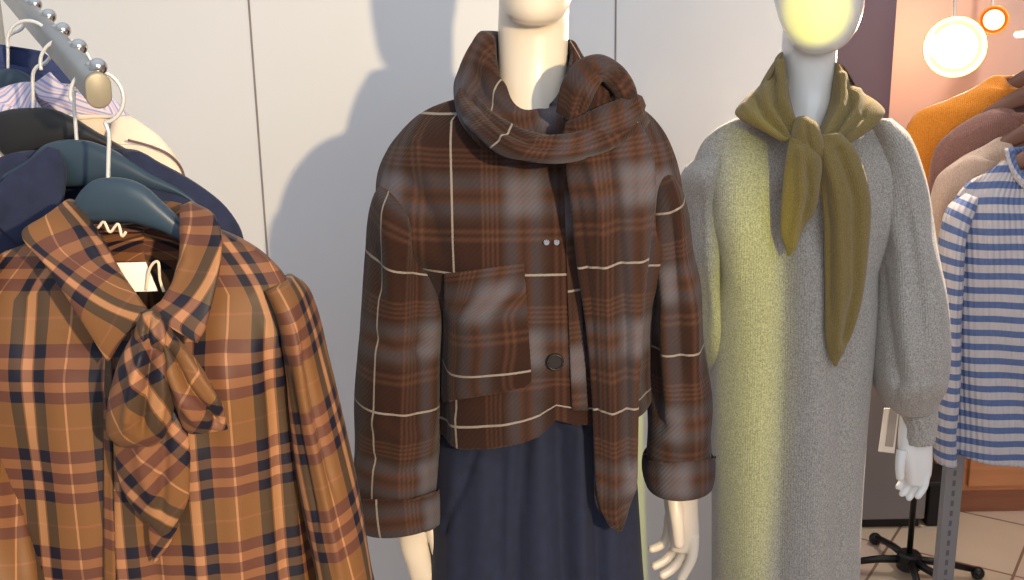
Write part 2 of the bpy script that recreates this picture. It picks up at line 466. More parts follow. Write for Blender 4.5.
def disc(name, c, r, h, mat, parent=None, seg=40, axis='z', bev=.0):
    V = []; c = np.array(c, float)
    prof = [(0, -h/2), (r-bev, -h/2), (r, -h/2+bev), (r, h/2-bev), (r-bev, h/2), (0, h/2)] if bev else [(0, -h/2), (r, -h/2), (r, h/2), (0, h/2)]
    for (rr, z) in prof:
        for k in range(seg):
            a = 2*PI*k/seg; v = (rr*math.cos(a), rr*math.sin(a), z)
            if axis == 'y': v = (v[0], v[2], v[1])
            V.append(tuple(c+np.array(v)))
    Fc = [(i*seg+k, i*seg+(k+1) % seg, (i+1)*seg+(k+1) % seg, (i+1)*seg+k) for i in range(len(prof)-1) for k in range(seg)]
    return link(name, V, Fc, mat, parent, smooth=False)


# ================================================================ the setting
fl = structure(box('floor', -2.6, 3.2, -.8, 3.6, -.05, 0, M['floor']))
YW = 2.35
xr_ = W(792, 200, YW)[0]
structure(box('wall_back', -2.6, xr_, YW, YW+.05, 0, 2.7, M['wall']))
xl_ = W(256, 100, YW)[0]; xm_ = W(615, 100, YW)[0]
structure(box('trim_1', xl_-.002, xl_+.002, YW-.0015, YW+.001, .0, 2.7, M['seam']))
structure(box('trim_2', xm_-.0018, xm_+.0018, YW-.0015, YW+.001, .0, 2.7, M['seam']))
xc = W(890, 100, 3.1)[0]
structure(box('wall_side', xr_+.02, xc, 3.1, 3.5, 0, 2.7, M['sidewall']))
structure(box('wall_far', xc-.02, 3.2, 3.4, 3.5, 0, 2.7, M['farwall']))
structure(box('wall_left', -2.65, -2.6, -.8, YW+.05, 0, 2.7, M['wall']))
structure(box('wall_right', 3.2, 3.25, -.8, 3.5, 0, 2.7, M['farwall']))

# ================================================================ mannequin in the jacket
def arm_tube(pts, rad):
    return tube_data(smoothpath([W(*p) for p in pts], 24), list(np.interp(np.linspace(0, 1, 24), np.linspace(0, 1, len(rad)), rad)), 20)
def finger(pts, r0, r1):
    ps = smoothpath([W(*p) for p in pts], 16)
    rr = list(np.linspace(r0, r1, 16)); 
    v = tube_data(ps, rr, 14); b = ball_data(ps[-1], r1*1.0, 14, 8)
    return [v, b]

Y1 = 1.62
base1 = W(540, 440, Y1); base1[2] = 0
mq = thing('mannequin', 'cream mannequin with tilted chin, wearing the brown plaid jacket and scarf', 'mannequin', base1, None)
head = shell('h', [K(524, 25, 546, 26, .012, .02, 1.55), K(513, 21, 556, 22, .035, .04, 1.56), K(503, 10, 567, 11, .06, .06, 1.575), K(496, -12, 575, -12, .078, .08, 1.59),
                   K(490, -50, 580, -50, .088, .10, 1.60), K(490, -90, 580, -90, .088, .11, 1.61), K(500, -125, 571, -125, .07, .09, 1.615), K(522, -146, 550, -146, .02, .03, 1.62)],
             None or M['skin'], rows=40, seg=48, e=2, caps=(True, True), data=True)
neck = shell('n', [K(500, -20, 570, -20, .05, .05, 1.63), K(498, 25, 569, 25, .05, .05, 1.63), K(498, 60, 568, 60, .05, .052, 1.63), K(494, 92, 572, 92, .055, .06, 1.63), K(470, 112, 600, 112, .06, .07, 1.63),
                   K(425, 138, 645, 138, .065, .075, Y1), K(405, 165, 662, 165, .08, .08, Y1), K(415, 220, 655, 220, .10, .09, Y1), K(445, 280, 640, 280, .10, .085, Y1),
                   K(468, 350, 616, 350, .08, .075, Y1), K(466, 430, 612, 430, .075, .085, Y1), K(466, 500, 612, 500, .07, .085, Y1), K(470, 540, 615, 540, .05, .05, Y1)],
             M['skin'], rows=60, seg=48, e=2.1, caps=(True, True), data=True)
def leg(x, z0, z1, r0, r1, Y):
    return tube_data([np.array([x, Y, z0+(z1-z0)*t]) for t in np.linspace(0, 1, 12)], list(np.interp(np.linspace(0, 1, 12), [0, .45, .55, .7, 1], [r0, r0*.72, r0*.66, r0*.68, r1])), 20)
remeshed('body', [head, neck, leg(base1[0]-.075, .80, .09, .075, .035, Y1), leg(base1[0]+.075, .80, .09, .075, .035, Y1)], M['skin'], mq, .006, 3)
for sgn in (-1, 1):
    x = base1[0]+sgn*.075
    ft = shell('f', [KW(x, .10, .03, .035, .035, Y1), KW(x, .06, .035, .06, .04, Y1), KW(x, .035, .042, .15, .05, Y1-.01), KW(x, .016, .042, .16, .05, Y1-.01), ], M['skin'], rows=14, seg=40, e=2.3, caps=(True, True), data=True)
    link('foot', *ft, M['skin'], mq)
disc('base_plate', (base1[0], Y1, .008), .19, .014, M['steel'], mq, seg=64, bev=.003)
# hands
h1 = [shell('p', [K(400, 470, 436, 470, .024, .024, 1.62), K(399, 515, 438, 515, .022, .022, 1.61), K(399, 540, 430, 541, .020, .018, 1.605), K(406, 563, 434, 563, .017, .015, 1.60), K(413, 585, 446, 582, .014, .013, 1.60), K(420, 597, 451, 594, .010, .010, 1.60)],
             M['skin'], rows=30, seg=32, e=2.2, caps=(True, True), data=True)]
h1 += finger([(428, 520, 1.60), (434, 540, 1.59), (438, 558, 1.59), (440, 567, 1.59)], .0105, .0075)
for i, (x0, x1, dy) in enumerate(((445, 472, 0), (437, 462, 12), (428, 450, 12), (420, 437, 0))):
    h1 += finger([(x0, 582+i*3, 1.60), (x0+8, 610+i*3, 1.595), (x1-4, 636+dy, 1.60), (x1, 654+dy, 1.61)], .0088, .0065)
remeshed('hand', h1, M['skin'], mq, .0018, 3)
h2 = [shell('p', [K(664, 440, 698, 440, .024, .024, 1.62), K(663, 492, 698, 490, .022, .02, 1.61), K(665, 512, 698, 511, .019, .018, 1.61), K(668, 532, 699, 532, .016, .015, 1.61), K(670, 550, 697, 550, .012, .011, 1.61)],
             M['skin'], rows=30, seg=32, e=2.2, caps=(True, True), data=True)]
h2 += finger([(674, 498, 1.595), (677, 520, 1.582), (679, 543, 1.582)], .0125, .0095)
h2 += finger([(693, 535, 1.605), (692, 556, 1.60), (686, 570, 1.597), (681, 579, 1.595)], .0105, .0075)
h2 += finger([(688, 540, 1.615), (681, 558, 1.615), (672, 569, 1.61), (663, 575, 1.605)], .0100, .0072)
h2 += finger([(680, 540, 1.625), (672, 553, 1.63), (664, 561, 1.625), (655, 566, 1.62)], .0095, .007)
h2 += finger([(670, 515, 1.635), (667, 535, 1.64), (661, 545, 1.635), (652, 549, 1.63)], .0090, .0068)
remeshed('hand', h2, M['skin'], mq, .0018, 3)

# ---------------------------------------------------------------- trousers
tr = thing('trousers', 'dark navy pleated wide trousers worn under the brown plaid jacket', 'trousers', W(540, 520, Y1))
zc = W(540, 600, Y1)[2]
shell('seat', [K(455, 395, 630, 395, .10, .10, Y1), K(437, 440, 634, 440, .10, .10, Y1), K(433, 500, 638, 500, .105, .105, Y1), K(431, 560, 642, 560, .11, .11, Y1), K(430, 600, 645, 600, .11, .11, Y1), K(428, 640, 647, 640, .105, .105, Y1)],
      M['navy'], tr, rows=70, seg=140, e=2.5,
      folds=[([(524, 430), (518, 520), (514, 640)], 5.5, -.016, 1), ([(539, 430), (541, 520), (543, 640)], 6, .014, 1), ([(559, 430), (562, 520), (566, 640)], 5.5, -.018, 1), ([(579, 430), (584, 640)], 6, .014, 1), ([(597, 430), (602, 640)], 5.5, -.016, 1),
             ([(612, 460), (612, 620)], 12, .006), ([(484, 440), (478, 620)], 14, .004), ([(476, 452), (462, 490), (446, 530)], 3, -.006, 1), ([(500, 440), (498, 600)], 9, -.010), ([(455, 440), (452, 640)], 8, .006)])
for sgn, (a, b) in ((-1, (428, 541)), (1, (536, 647))):
    L = W(a, 625, Y1); Rr = W(b, 625, Y1); xm = (L[0]+Rr[0])/2; hw = (Rr[0]-L[0])/2; z = L[2]
    shell('trouser_leg', [KW(xm, z, hw, .10, .10, Y1), KW(xm, z-.15, hw*.98, .10, .10, Y1), KW(xm, .35, hw*.95, .10, .10, Y1), KW(xm, .06, hw*.93, .10, .10, Y1)], M['navy'], tr, rows=40, seg=80, e=2.4,
          wob=[(.004, 60, 0, .3), (.003, 33, 2, 1)], thick=.002)
# belt loop / pocket edge
# ---------------------------------------------------------------- jacket
jk = thing('jacket', 'cropped brown plaid wool jacket with patch pocket and turned-up cuffs', 'jacket', W(540, 300, Y1))
def hem1(px, a):
    # front hem: dips at the left panel, rises to the overlap
    f = np.interp(px, [430, 455, 490, 520, 540, 556, 575, 620, 650], [24, 18, 11, 3, -6, -24, -18, -14, -10])
    return -f/1100*1.5*1.05*np.where(np.abs(a) < PI/2, 1, 0)[None, :]
fold1 = [([(442, 150), (452, 205), (458, 262)], 9, .004), ([(400, 165), (430, 215), (440, 262)], 9, -.010), ([(428, 120), (470, 170), (500, 210)], 16, .004), ([(415, 135), (436, 190)], 8, .005),
         ([(470, 300), (474, 440)], 14, .004), ([(438, 300), (438, 440)], 9, -.012), ([(540, 180), (543, 260)], 12, .004), ([(500, 395), (505, 440)], 12, .006), ([(535, 400), (548, 440)], 8, -.005),
         ([(455, 400), (462, 445)], 9, .005), ([(652, 200), (650, 420)], 8, -.012), ([(640, 150), (662, 190), (672, 240)], 9, -.006), ([(600, 400), (610, 440)], 10, .004)]
body1 = shell('jacket_body', [K(494, 98, 590, 98, .06, .055, Y1, 136), K(468, 98, 618, 98, .07, .07, Y1, 138), K(432, 108, 645, 110, .08, .08, Y1, 148), K(404, 126, 660, 126, .09, .09, Y1, 175),
                          K(386, 150, 670, 145, .10, .10, Y1, 205), K(376, 182, 679, 175, .112, .11, Y1, 238), K(384, 212, 682, 210, .122, .115, Y1, 262), K(415, 250, 668, 250, .13, .12, Y1, 298),
                          K(432, 290, 657, 290, .13, .12, Y1, 338), K(433, 350, 654, 350, .13, .12, Y1, 393), K(433, 400, 652, 400, .13, .12, Y1, 442)],
      M['coat'], jk, rows=170, seg=260, e=2.5, folds=fold1, hem=(.82, hem1), thick=.004, uvoff=(.118, 1.149), uvz=True, uvx=True,
      wob=[(.0016, 28, 9, .5), (.001, 60, -14, 2)])
sl = shell('sleeve', [K(388, 180, 424, 204, .045, .05, 1.615), K(380, 188, 432, 222, .080, .08, 1.61), K(373, 206, 440, 240, .093, .09, 1.61), K(367, 246, 442, 266, .085, .085, 1.605), K(361, 310, 442, 314, .08, .08, 1.60), K(358, 370, 440, 376, .08, .078, 1.595),
                      K(355, 430, 439, 436, .078, .075, 1.59), K(353, 468, 438, 476, .075, .072, 1.59), K(354, 492, 437, 498, .068, .066, 1.59)],
      M['coat'], jk, rows=150, seg=140, e=2.15, thick=.004, uvoff=(.03, .0875), uvz=False,
      folds=[([(383, 190), (392, 250), (398, 330)], 10, .008), ([(420, 215), (418, 300), (425, 380)], 9, -.009), ([(430, 260), (436, 350), (432, 440)], 8, .006), ([(370, 240), (380, 300)], 8, -.006),
             ([(362, 330), (395, 352), (432, 350)], 7, -.005), ([(365, 415), (400, 440), (435, 432)], 8, .005), ([(360, 455), (400, 474), (435, 462)], 7, -.006), ([(395, 340), (405, 420), (398, 470)], 9, .006),
             ([(405, 225), (407, 262)], 7, .006)],
      wob=[(.002, 25, 30, 1), (.0012, 70, 12, 0)])
sr = shell('sleeve', [K(650, 176, 668, 170, .045, .05, 1.62), K(646, 198, 680, 184, .078, .08, 1.62), K(646, 222, 687, 208, .09, .085, 1.62), K(648, 256, 691, 250, .085, .085, 1.615), K(649, 310, 699, 306, .08, .08, 1.61), K(648, 370, 706, 366, .078, .075, 1.605),
                      K(647, 420, 711, 416, .075, .07, 1.60), K(648, 455, 711, 452, .07, .068, 1.60), K(652, 474, 707, 470, .06, .06, 1.60)],
      M['coat'], jk, rows=150, seg=140, e=2.15, thick=.004, uvoff=(.13, .155),
      folds=[([(655, 200), (666, 300), (668, 420)], 7, .008), ([(668, 190), (678, 300), (682, 400)], 7, -.009), ([(690, 260), (694, 340), (700, 420)], 7, .006), ([(655, 330), (658, 440)], 6, -.008), ([(655, 430), (700, 412)], 6, -.005)],
      wob=[(.002, 25, 30, 2), (.0012, 70, 12, 0)])
shell('cuff', [K(353, 491, 438, 488, .070, .068, 1.59), K(350, 489, 441, 486, .080, .078, 1.59, 500), K(350, 497, 442, 493, .083, .08, 1.59, 509), K(353, 515, 443, 511, .083, .08, 1.59, 530), K(357, 523, 442, 520, .080, .076, 1.59, 537), K(362, 523, 438, 520, .070, .068, 1.59, 532)],
      M['coat'], jk, rows=40, seg=140, e=2.2, uvoff=(.02, .045), thick=.003, wob=[(.0015, 40, 10, 1)])
shell('cuff', [K(650, 462, 708, 458, .06, .06, 1.60), K(645, 459, 713, 455, .072, .07, 1.60, 462), K(643, 466, 715, 461, .075, .072, 1.60, 471), K(645, 483, 714, 477, .074, .072, 1.60, 494), K(649, 490, 711, 483, .070, .07, 1.60, 500), K(655, 489, 705, 483, .06, .06, 1.60, 496)],
      M['coat'], jk, rows=40, seg=140, e=2.2, uvoff=(.12, .045), thick=.003, wob=[(.0015, 40, 10, 2)])
t1 = bvh(body1)
pk = patch('patch_pocket', [(445, 274, 524, 263), (445, 300, 526, 290), (444, 350, 529, 340), (442, 385, 531, 372), (442, 396, 531, 382), (444, 402, 524, 387)], t1, M['coat'], jk, off=.005, thick=.005, nr=50, nc=40, uvoff=(.015, .058), bulge=.006)
patch('front_placket', [(563, 152, 574, 150), (566, 240, 578, 240), (569, 330, 583, 330), (572, 410, 588, 410)], t1, M['coat'], jk, off=.004, thick=.003, nr=60, nc=8, uvoff=(.09, .02))
patch('seam', [(372, 190, 374, 189), (398, 206, 400, 204), (420, 224, 422, 221), (432, 240, 435, 238)], bvh(body1, sl), M['lining'], jk, off=.002, thick=.001, nr=20, nc=3) if False else None
def button(px, py, tree, r, mat, name='button'):
    d = Vector(R3 @ np.array([(px-512)/F, -(py-290)/F, -1.0])).normalized(); h = tree.ray_cast(CO, d); p = h[0]-Vector((0, .003, 0))
    o = disc(name, (0, 0, 0), r, .004, mat, None, 28, 'y', .001)
    o.parent = jk; o.matrix_parent_inverse = jk.matrix_world.inverted(); o.location = p
    return o, p
b1, p1 = button(555, 361, t1, .0125, M['button'])
rim = tube('button_rim', [(p1.x+.011*math.cos(a), p1.y-.003, p1.z+.011*math.sin(a)) for a in np.linspace(0, 2*PI, 30)], .0014, M['button'], jk, 8)
for x in (546.5, 556.5): button(x, 242, t1, .0045, M['snap'], 'snap')

# ---------------------------------------------------------------- scarf on the jacket
sc = thing('scarf', 'brown plaid wool scarf wrapped round the neck of the cream mannequin', 'scarf', W(560, 150, 1.6))
shell('neck_wrap', [K(501, 84, 568, 74, .052, .05, 1.62, 134), K(496, 62, 569, 58, .060, .055, 1.62, 122), K(492, 38, 570, 40, .068, .06, 1.62, 112, .0), K(482, 32, 574, 42, .076, .07, 1.62, 116), K(471, 44, 582, 56, .088, .08, 1.62, 124),
                   K(459, 66, 598, 76, .10, .09, 1.62, 134), K(452, 88, 612, 92, .105, .095, 1.62, 150), K(455, 106, 618, 108, .10, .09, 1.62, 160)],
      M['coat'], sc, rows=110, seg=200, e=2.1, thick=.004, uvoff=(.08, .06), uvrot=.35,
      folds=[([(470, 60), (482, 92), (520, 124), (565, 140)], 6, -.010), ([(484, 46), (492, 80), (530, 108), (560, 122)], 6, .006), ([(462, 80), (478, 110), (520, 140)], 6, .006), ([(456, 96), (475, 126), (510, 150)], 5, -.006)],
      wob=[(.002, 14, 50, 1)])
shell('scarf_fold', [K(468, 66, 458, 78, .004, .01, 1.64), K(466, 82, 454, 98, .012, .02, 1.60), K(478, 98, 462, 118, .018, .02, 1.55), K(497, 114, 476, 136, .022, .02, 1.495), K(530, 132, 508, 158, .024, .02, 1.455), K(566, 134, 556, 163, .024, .02, 1.445), K(600, 124, 606, 152, .024, .02, 1.455), K(628, 106, 640, 134, .022, .02, 1.49), K(638, 100, 650, 120, .012, .02, 1.54)],
      M['coat'], sc, rows=110, seg=60, e=2.0, caps=(True, True), uvoff=(.06, .0), uvrot=.0,
      folds=[([(470, 98), (500, 128), (540, 147), (600, 140), (635, 116)], 4, -.006, 1), ([(480, 118), (520, 152), (560, 158)], 3, .003)], wob=[(.001, 200, 20, 0)])
shell('scarf_knot', [K(562, 118, 574, 138, .010, .02, 1.50), K(570, 96, 596, 134, .022, .03, 1.49), K(580, 80, 610, 128, .026, .03, 1.49), K(594, 72, 622, 120, .026, .03, 1.50), K(612, 80, 628, 112, .016, .02, 1.505), K(624, 92, 630, 104, .006, .01, 1.51)],
      M['coat'], sc, rows=90, seg=90, e=2.1, caps=(True, True), uvoff=(.02, .10), uvrot=.5, folds=[([(572, 126), (596, 106), (622, 92)], 4, -.008, 1)])
shell('scarf_loop', [K(556, 112, 580, 126, .008, .014, 1.478), K(558, 96, 586, 112, .014, .016, 1.470), K(564, 78, 592, 100, .018, .018, 1.464), K(578, 60, 598, 88, .020, .018, 1.462), K(598, 54, 602, 82, .020, .018, 1.464), K(620, 64, 606, 86, .020, .018, 1.470), K(636, 88, 614, 98, .018, .016, 1.476), K(638, 104, 612, 108, .014, .014, 1.482), K(634, 118, 614, 118, .008, .01, 1.486)],
      M['coat'], sc, rows=110, seg=70, e=2.1, caps=(True, True), uvoff=(.04, .03), folds=[([(570, 118), (574, 90), (592, 66), (612, 70), (628, 98)], 4, .005, 1), ([(578, 112), (584, 90), (598, 76)], 3, -.005, 1)])
shell('scarf_loop', [K(566, 122, 562, 140, .008, .012, 1.462), K(580, 116, 578, 144, .016, .014, 1.456), K(600, 106, 602, 140, .019, .014, 1.455), K(622, 98, 626, 130, .018, .014, 1.462), K(636, 94, 642, 116, .012, .012, 1.478), K(642, 96, 646, 106, .005, .008, 1.49)],
      M['coat'], sc, rows=80, seg=60, e=2.1, caps=(True, True), uvoff=(.05, .03), folds=[([(568, 132), (600, 124), (636, 106)], 3.5, -.006, 1)])
shell('scarf_end', [K(575, 138, 640, 122, .010, .012, 1.475), K(566, 160, 652, 148, .014, .012, 1.462), K(570, 200, 656, 190, .015, .012, 1.462), K(576, 260, 650, 250, .015, .010, 1.465), K(586, 330, 641, 325, .014, .010, 1.468), K(592, 400, 639, 398, .013, .010, 1.472),
                   K(594, 450, 638, 450, .012, .010, 1.475), K(596, 486, 637, 486, .010, .008, 1.477), K(600, 508, 632, 500, .008, .006, 1.478), K(612, 526, 625, 522, .005, .004, 1.478), K(618, 531, 622, 530, .003, .003, 1.478)],
      M['coat'], sc, rows=170, seg=110, e=2.6, caps=(True, True), uvoff=(.065, .03),
      folds=[([(585, 150), (600, 200), (606, 280), (612, 400), (615, 520)], 6, .010, 1), ([(606, 150), (618, 220), (626, 330), (630, 470)], 5, -.008, 1), ([(575, 180), (590, 300), (600, 480)], 4, -.006), ([(640, 150), (640, 260), (634, 400)], 6, .006)])
shell('scarf_end', [K(590, 300, 612, 300, .006, .006, 1.482), K(594, 400, 618, 400, .006, .006, 1.484), K(594, 470, 614, 470, .005, .005, 1.486), K(596, 505, 612, 508, .004, .004, 1.486), K(606, 520, 612, 521, .003, .003, 1.486)],
      M['coat'], sc, rows=70, seg=40, e=2.3, caps=(True, True), uvoff=(.02, .03))

# ================================================================ mannequin in the grey dress
Y2 = 1.92
base2 = W(805, 440, Y2); base2[2] = 0
mq2 = thing('mannequin', 'white mannequin with glossy egg-shaped head, wearing the grey knit dress', 'mannequin', base2)
head = shell('h', [K(808, 54, 828, 54, .012, .02, 1.86), K(796, 48, 842, 47, .035, .04, 1.87), K(785, 32, 855, 30, .058, .06, 1.88), K(777, 8, 862, 6, .075, .08, 1.89), K(773, -25, 864, -27, .085, .1, 1.9), K(776, -60, 862, -62, .082, .1, 1.91), K(790, -90, 850, -91, .06, .075, 1.915), K(812, -103, 830, -103, .02, .03, 1.92)],
             M['skin2'], rows=40, seg=48, e=2, caps=(True, True), data=True)
neck = shell('n', [K(786, 10, 840, 10, .045, .045, 1.93), K(782, 50, 836, 50, .046, .046, 1.93), K(783, 85, 835, 85, .046, .048, 1.93), K(780, 112, 838, 112, .05, .055, 1.93), K(775, 132, 848, 132, .045, .06, Y2), K(735, 158, 880, 154, .05, .065, Y2), K(716, 185, 890, 182, .065, .07, Y2),
                   K(725, 240, 880, 240, .09, .08, Y2), K(745, 310, 850, 310, .07, .07, Y2), K(742, 400, 842, 400, .07, .08, Y2), K(742, 460, 838, 460, .07, .08, Y2), K(752, 500, 845, 500, .05, .05, Y2)], M['skin2'], rows=60, seg=48, e=2.1, caps=(True, True), data=True)
remeshed('body', [head, neck, leg(base2[0]-.075, .78, .09, .06, .034, Y2), leg(base2[0]+.045, .78, .09, .06, .034, Y2)], M['skin2'], mq2, .006, 3)
for sgn in (-1, 1):
    x = base2[0]-.015+sgn*.06
    ft = shell('f', [KW(x, .10, .03, .035, .035, Y2), KW(x, .06, .035, .06, .04, Y2), KW(x, .035, .042, .15, .05, Y2-.01), KW(x, .016, .042, .16, .05, Y2-.01)], M['skin2'], rows=14, seg=40, e=2.3, caps=(True, True), data=True)
    link('foot', *ft, M['skin2'], mq2)
disc('base_plate', (base2[0], Y2, .008), .19, .014, M['steel'], mq2, seg=64, bev=.003)
h3 = [shell('p', [K(900, 415, 930, 415, .022, .022, 1.90), K(898, 446, 932, 446, .020, .02, 1.89), K(901, 460, 932, 460, .019, .018, 1.89), K(905, 474, 931, 474, .015, .014, 1.89), K(907, 484, 926, 484, .011, .010, 1.89)],
             M['skin2'], rows=30, seg=32, e=2.2, caps=(True, True), data=True)]
h3 += finger([(902, 450, 1.875), (900, 465, 1.868), (900, 477, 1.868)], .0105, .0078)
h3 += finger([(926, 470, 1.885), (924, 486, 1.88), (918, 496, 1.875)], .0088, .0066)
h3 += finger([(920, 474, 1.89), (916, 488, 1.89), (909, 498, 1.885)], .0086, .0062)
h3 += finger([(912, 474, 1.90), (908, 486, 1.90), (902, 494, 1.895)], .0082, .006)
h3 += finger([(908, 470, 1.91), (903, 480, 1.91), (898, 487, 1.905)], .0076, .0056)
remeshed('hand', h3, M['skin2'], mq2, .0018, 3)
dr = thing('knit_dress', 'long heather grey knitted dress with balloon sleeves on the white mannequin', 'dress', W(800, 400, Y2))
zb = W(790, 640, Y2)[2]; xb = W(786, 640, Y2)[0]
shell('dress_body', [K(778, 108, 838, 106, .05, .055, Y2, 140), K(758, 114, 854, 110, .062, .065, Y2, 152), K(728, 124, 876, 116, .075, .075, Y2, 168), K(706, 140, 892, 124, .085, .085, Y2, 185), K(694, 165, 903, 142, .095, .09, Y2, 205), K(692, 195, 902, 180, .10, .095, Y2, 232),
                     K(702, 230, 888, 220, .105, .10, Y2, 264), K(711, 275, 876, 270, .105, .10, Y2, 308), K(713, 340, 872, 335, .105, .10, Y2, 370), K(712, 420, 865, 415, .11, .10, Y2), K(713, 500, 859, 500, .115, .11, Y2), K(714, 580, 855, 580, .12, .115, Y2), K(714, 660, 852, 660, .12, .12, Y2), K(714, 740, 850, 740, .12, .12, Y2)],
      M['dress'], dr, rows=170, seg=220, e=2.4, thick=.004,
      folds=[([(782, 200), (784, 300), (780, 420), (778, 600)], 12, -.016, 1), ([(745, 230), (748, 400), (750, 600)], 20, .008, 1), ([(812, 260), (815, 420), (812, 600)], 14, .010, 1), ([(842, 240), (842, 420), (838, 600)], 8, -.009, 1),
             ([(700, 170), (712, 230), (716, 300)], 8, -.007), ([(884, 170), (880, 220), (872, 300)], 8, -.008), ([(720, 170), (735, 220), (740, 300)], 12, .004)],
      wob=[(.0015, 30, 3, 0)])
shell('sleeve', [K(706, 152, 722, 152, .04, .05, Y2), K(686, 170, 716, 174, .07, .07, Y2), K(680, 195, 716, 205, .075, .075, Y2+.01), K(684, 240, 718, 245, .075, .075, Y2+.01), K(690, 290, 722, 292, .075, .075, Y2+.02), K(696, 335, 728, 338, .075, .07, Y2+.04), K(702, 368, 735, 372, .065, .06, Y2+.06), K(712, 392, 740, 396, .045, .04, Y2+.08), K(722, 420, 746, 424, .035, .03, Y2+.10), K(728, 440, 748, 444, .03, .028, Y2+.11)],
      M['dress'], dr, rows=90, seg=90, e=2.1, thick=.003, caps=(False, True), wob=[(.003, 20, 35, 0)],
      folds=[([(698, 180), (700, 260), (706, 340)], 6, -.006)])
sv = shell('sleeve', [K(868, 118, 888, 118, .04, .05, Y2), K(872, 150, 905, 130, .07, .07, Y2), K(875, 190, 920, 168, .08, .08, Y2-.005), K(877, 230, 928, 215, .08, .08, Y2-.01), K(876, 270, 936, 262, .08, .08, Y2-.02), K(873, 320, 943, 312, .08, .08, Y2-.03), K(871, 355, 946, 350, .08, .08, Y2-.03), K(873, 382, 945, 378, .075, .07, Y2-.03),
                 K(885, 402, 941, 396, .05, .05, Y2-.03), K(897, 412, 937, 408, .036, .034, Y2-.03)],
      M['dress'], dr, rows=130, seg=120, e=2.1, thick=.003, wob=[(.003, 24, 18, 1), (.0015, 60, -20, 0)],
      folds=[([(888, 180), (900, 260), (905, 330), (915, 395)], 8, .008), ([(905, 200), (918, 280), (924, 350)], 6, -.006), ([(880, 250), (886, 320), (900, 390)], 5, -.006), ([(878, 372), (905, 392), (938, 380)], 6, .005), ([(895, 400), (902, 370)], 3, -.004), ([(915, 402), (918, 375)], 3, -.004), ([(928, 400), (932, 372)], 3, -.004)])
shell('cuff', [K(898, 408, 936, 405, .033, .032, Y2-.03), K(901, 413, 936, 410, .034, .032, Y2-.03), K(904, 425, 936, 423, .032, .03, Y2-.03), K(903, 439, 934, 437, .031, .03, Y2-.03, 446), K(903, 441, 934, 439, .029, .028, Y2-.03, 447)], M['dress'], dr, rows=30, seg=80, e=2.1, thick=.003, wob=[(.0008, 500, 0, 0)])

kc = thing('neckerchief', 'olive green knitted scarf knotted at the throat of the grey dress', 'scarf', W(810, 130, 1.85))
shell('neck_wrap', [K(786, 100, 836, 98, .048, .046, 1.93, 132), K(782, 78, 837, 82, .05, .048, 1.93, 128), K(779, 56, 839, 66, .054, .055, 1.93, 131), K(775, 60, 844, 70, .060, .06, 1.93, 140), K(764, 84, 858, 88, .075, .072, 1.925, 158), K(746, 104, 874, 102, .085, .08, 1.92, 168), K(730, 122, 890, 117, .09, .085, 1.92, 178)],
      M['olive'], kc, rows=70, seg=160, e=2.0, thick=.004, hem=None,
      post=lambda G, T, a: open_front(G, T, a),
      folds=[([(776, 68), (782, 100), (796, 128)], 5, .005), ([(764, 86), (778, 110), (795, 138)], 4, -.007), ([(752, 98), (772, 116), (790, 140)], 4, .005), ([(742, 106), (765, 124), (785, 140)], 4, -.006),
             ([(846, 74), (846, 104), (838, 130)], 4, -.006), ([(858, 86), (856, 108), (842, 134)], 4, .006), ([(872, 98), (862, 118), (846, 142)], 4, -.006)]) if False else None
def fab(name, keys, par, mat, folds=(), rows=60, seg=60, e=2.1, uvoff=(0, 0), uvrot=0, wob=None, caps=(True, True)):
    return shell(name, keys, mat, par, rows=rows, seg=seg, e=e, caps=caps, folds=folds, uvoff=uvoff, uvrot=uvrot, wob=wob)
# back of the kerchief round the nape
fab('neck_wrap', [K(781, 54, 758, 92, .02, .02, 1.90), K(790, 60, 790, 84, .012, .02, 1.985), K(812, 66, 812, 90, .012, .02, 2.0), K(834, 66, 838, 90, .012, .02, 1.985), K(841, 64, 858, 96, .02, .02, 1.90)], kc, M['olive'])
# left side: from the nape down over the shoulder to the knot
fab('scarf_drape', [K(783, 52, 776, 66, .012, .03, 1.90), K(786, 76, 762, 86, .022, .04, 1.885), K(790, 98, 745, 100, .030, .05, 1.87), K(794, 116, 736, 114, .030, .06, 1.85), K(797, 130, 760, 130, .026, .06, 1.83), K(801, 142, 786, 141, .018, .03, 1.81)], kc, M['olive'], rows=80, seg=110,
    folds=[([(780, 64), (782, 100), (796, 132)], 4, .008, 1), ([(774, 78), (776, 104), (792, 134)], 3, -.009, 1), ([(764, 88), (770, 110), (790, 136)], 4, .006, 1), ([(755, 97), (765, 116), (786, 136)], 3, -.009, 1), ([(744, 106), (762, 124), (784, 139)], 4, .005, 1)])
fab('scarf_drape', [K(836, 62, 844, 74, .012, .03, 1.90), K(834, 82, 858, 90, .024, .04, 1.885), K(832, 100, 872, 98, .030, .05, 1.87), K(828, 114, 884, 110, .030, .06, 1.85), K(822, 128, 878, 122, .026, .06, 1.83), K(816, 140, 858, 138, .020, .04, 1.815), K(812, 150, 832, 152, .014, .02, 1.805)], kc, M['olive'], rows=80, seg=110,
    folds=[([(842, 76), (842, 106), (826, 136)], 4, .008, 1), ([(850, 84), (850, 108), (832, 138)], 3, -.009, 1), ([(858, 92), (856, 112), (836, 140)], 4, .006, 1), ([(868, 98), (862, 116), (840, 142)], 3, -.008, 1)])
fab('scarf_knot', [K(797, 118, 806, 116, .012, .012, 1.80), K(793, 128, 816, 122, .022, .02, 1.795), K(790, 142, 822, 136, .026, .02, 1.795), K(794, 156, 826, 152, .022, .02, 1.795), K(800, 164, 822, 164, .010, .01, 1.80)], kc, M['olive'],
    folds=[([(806, 120), (808, 140), (812, 160)], 3, -.006)])
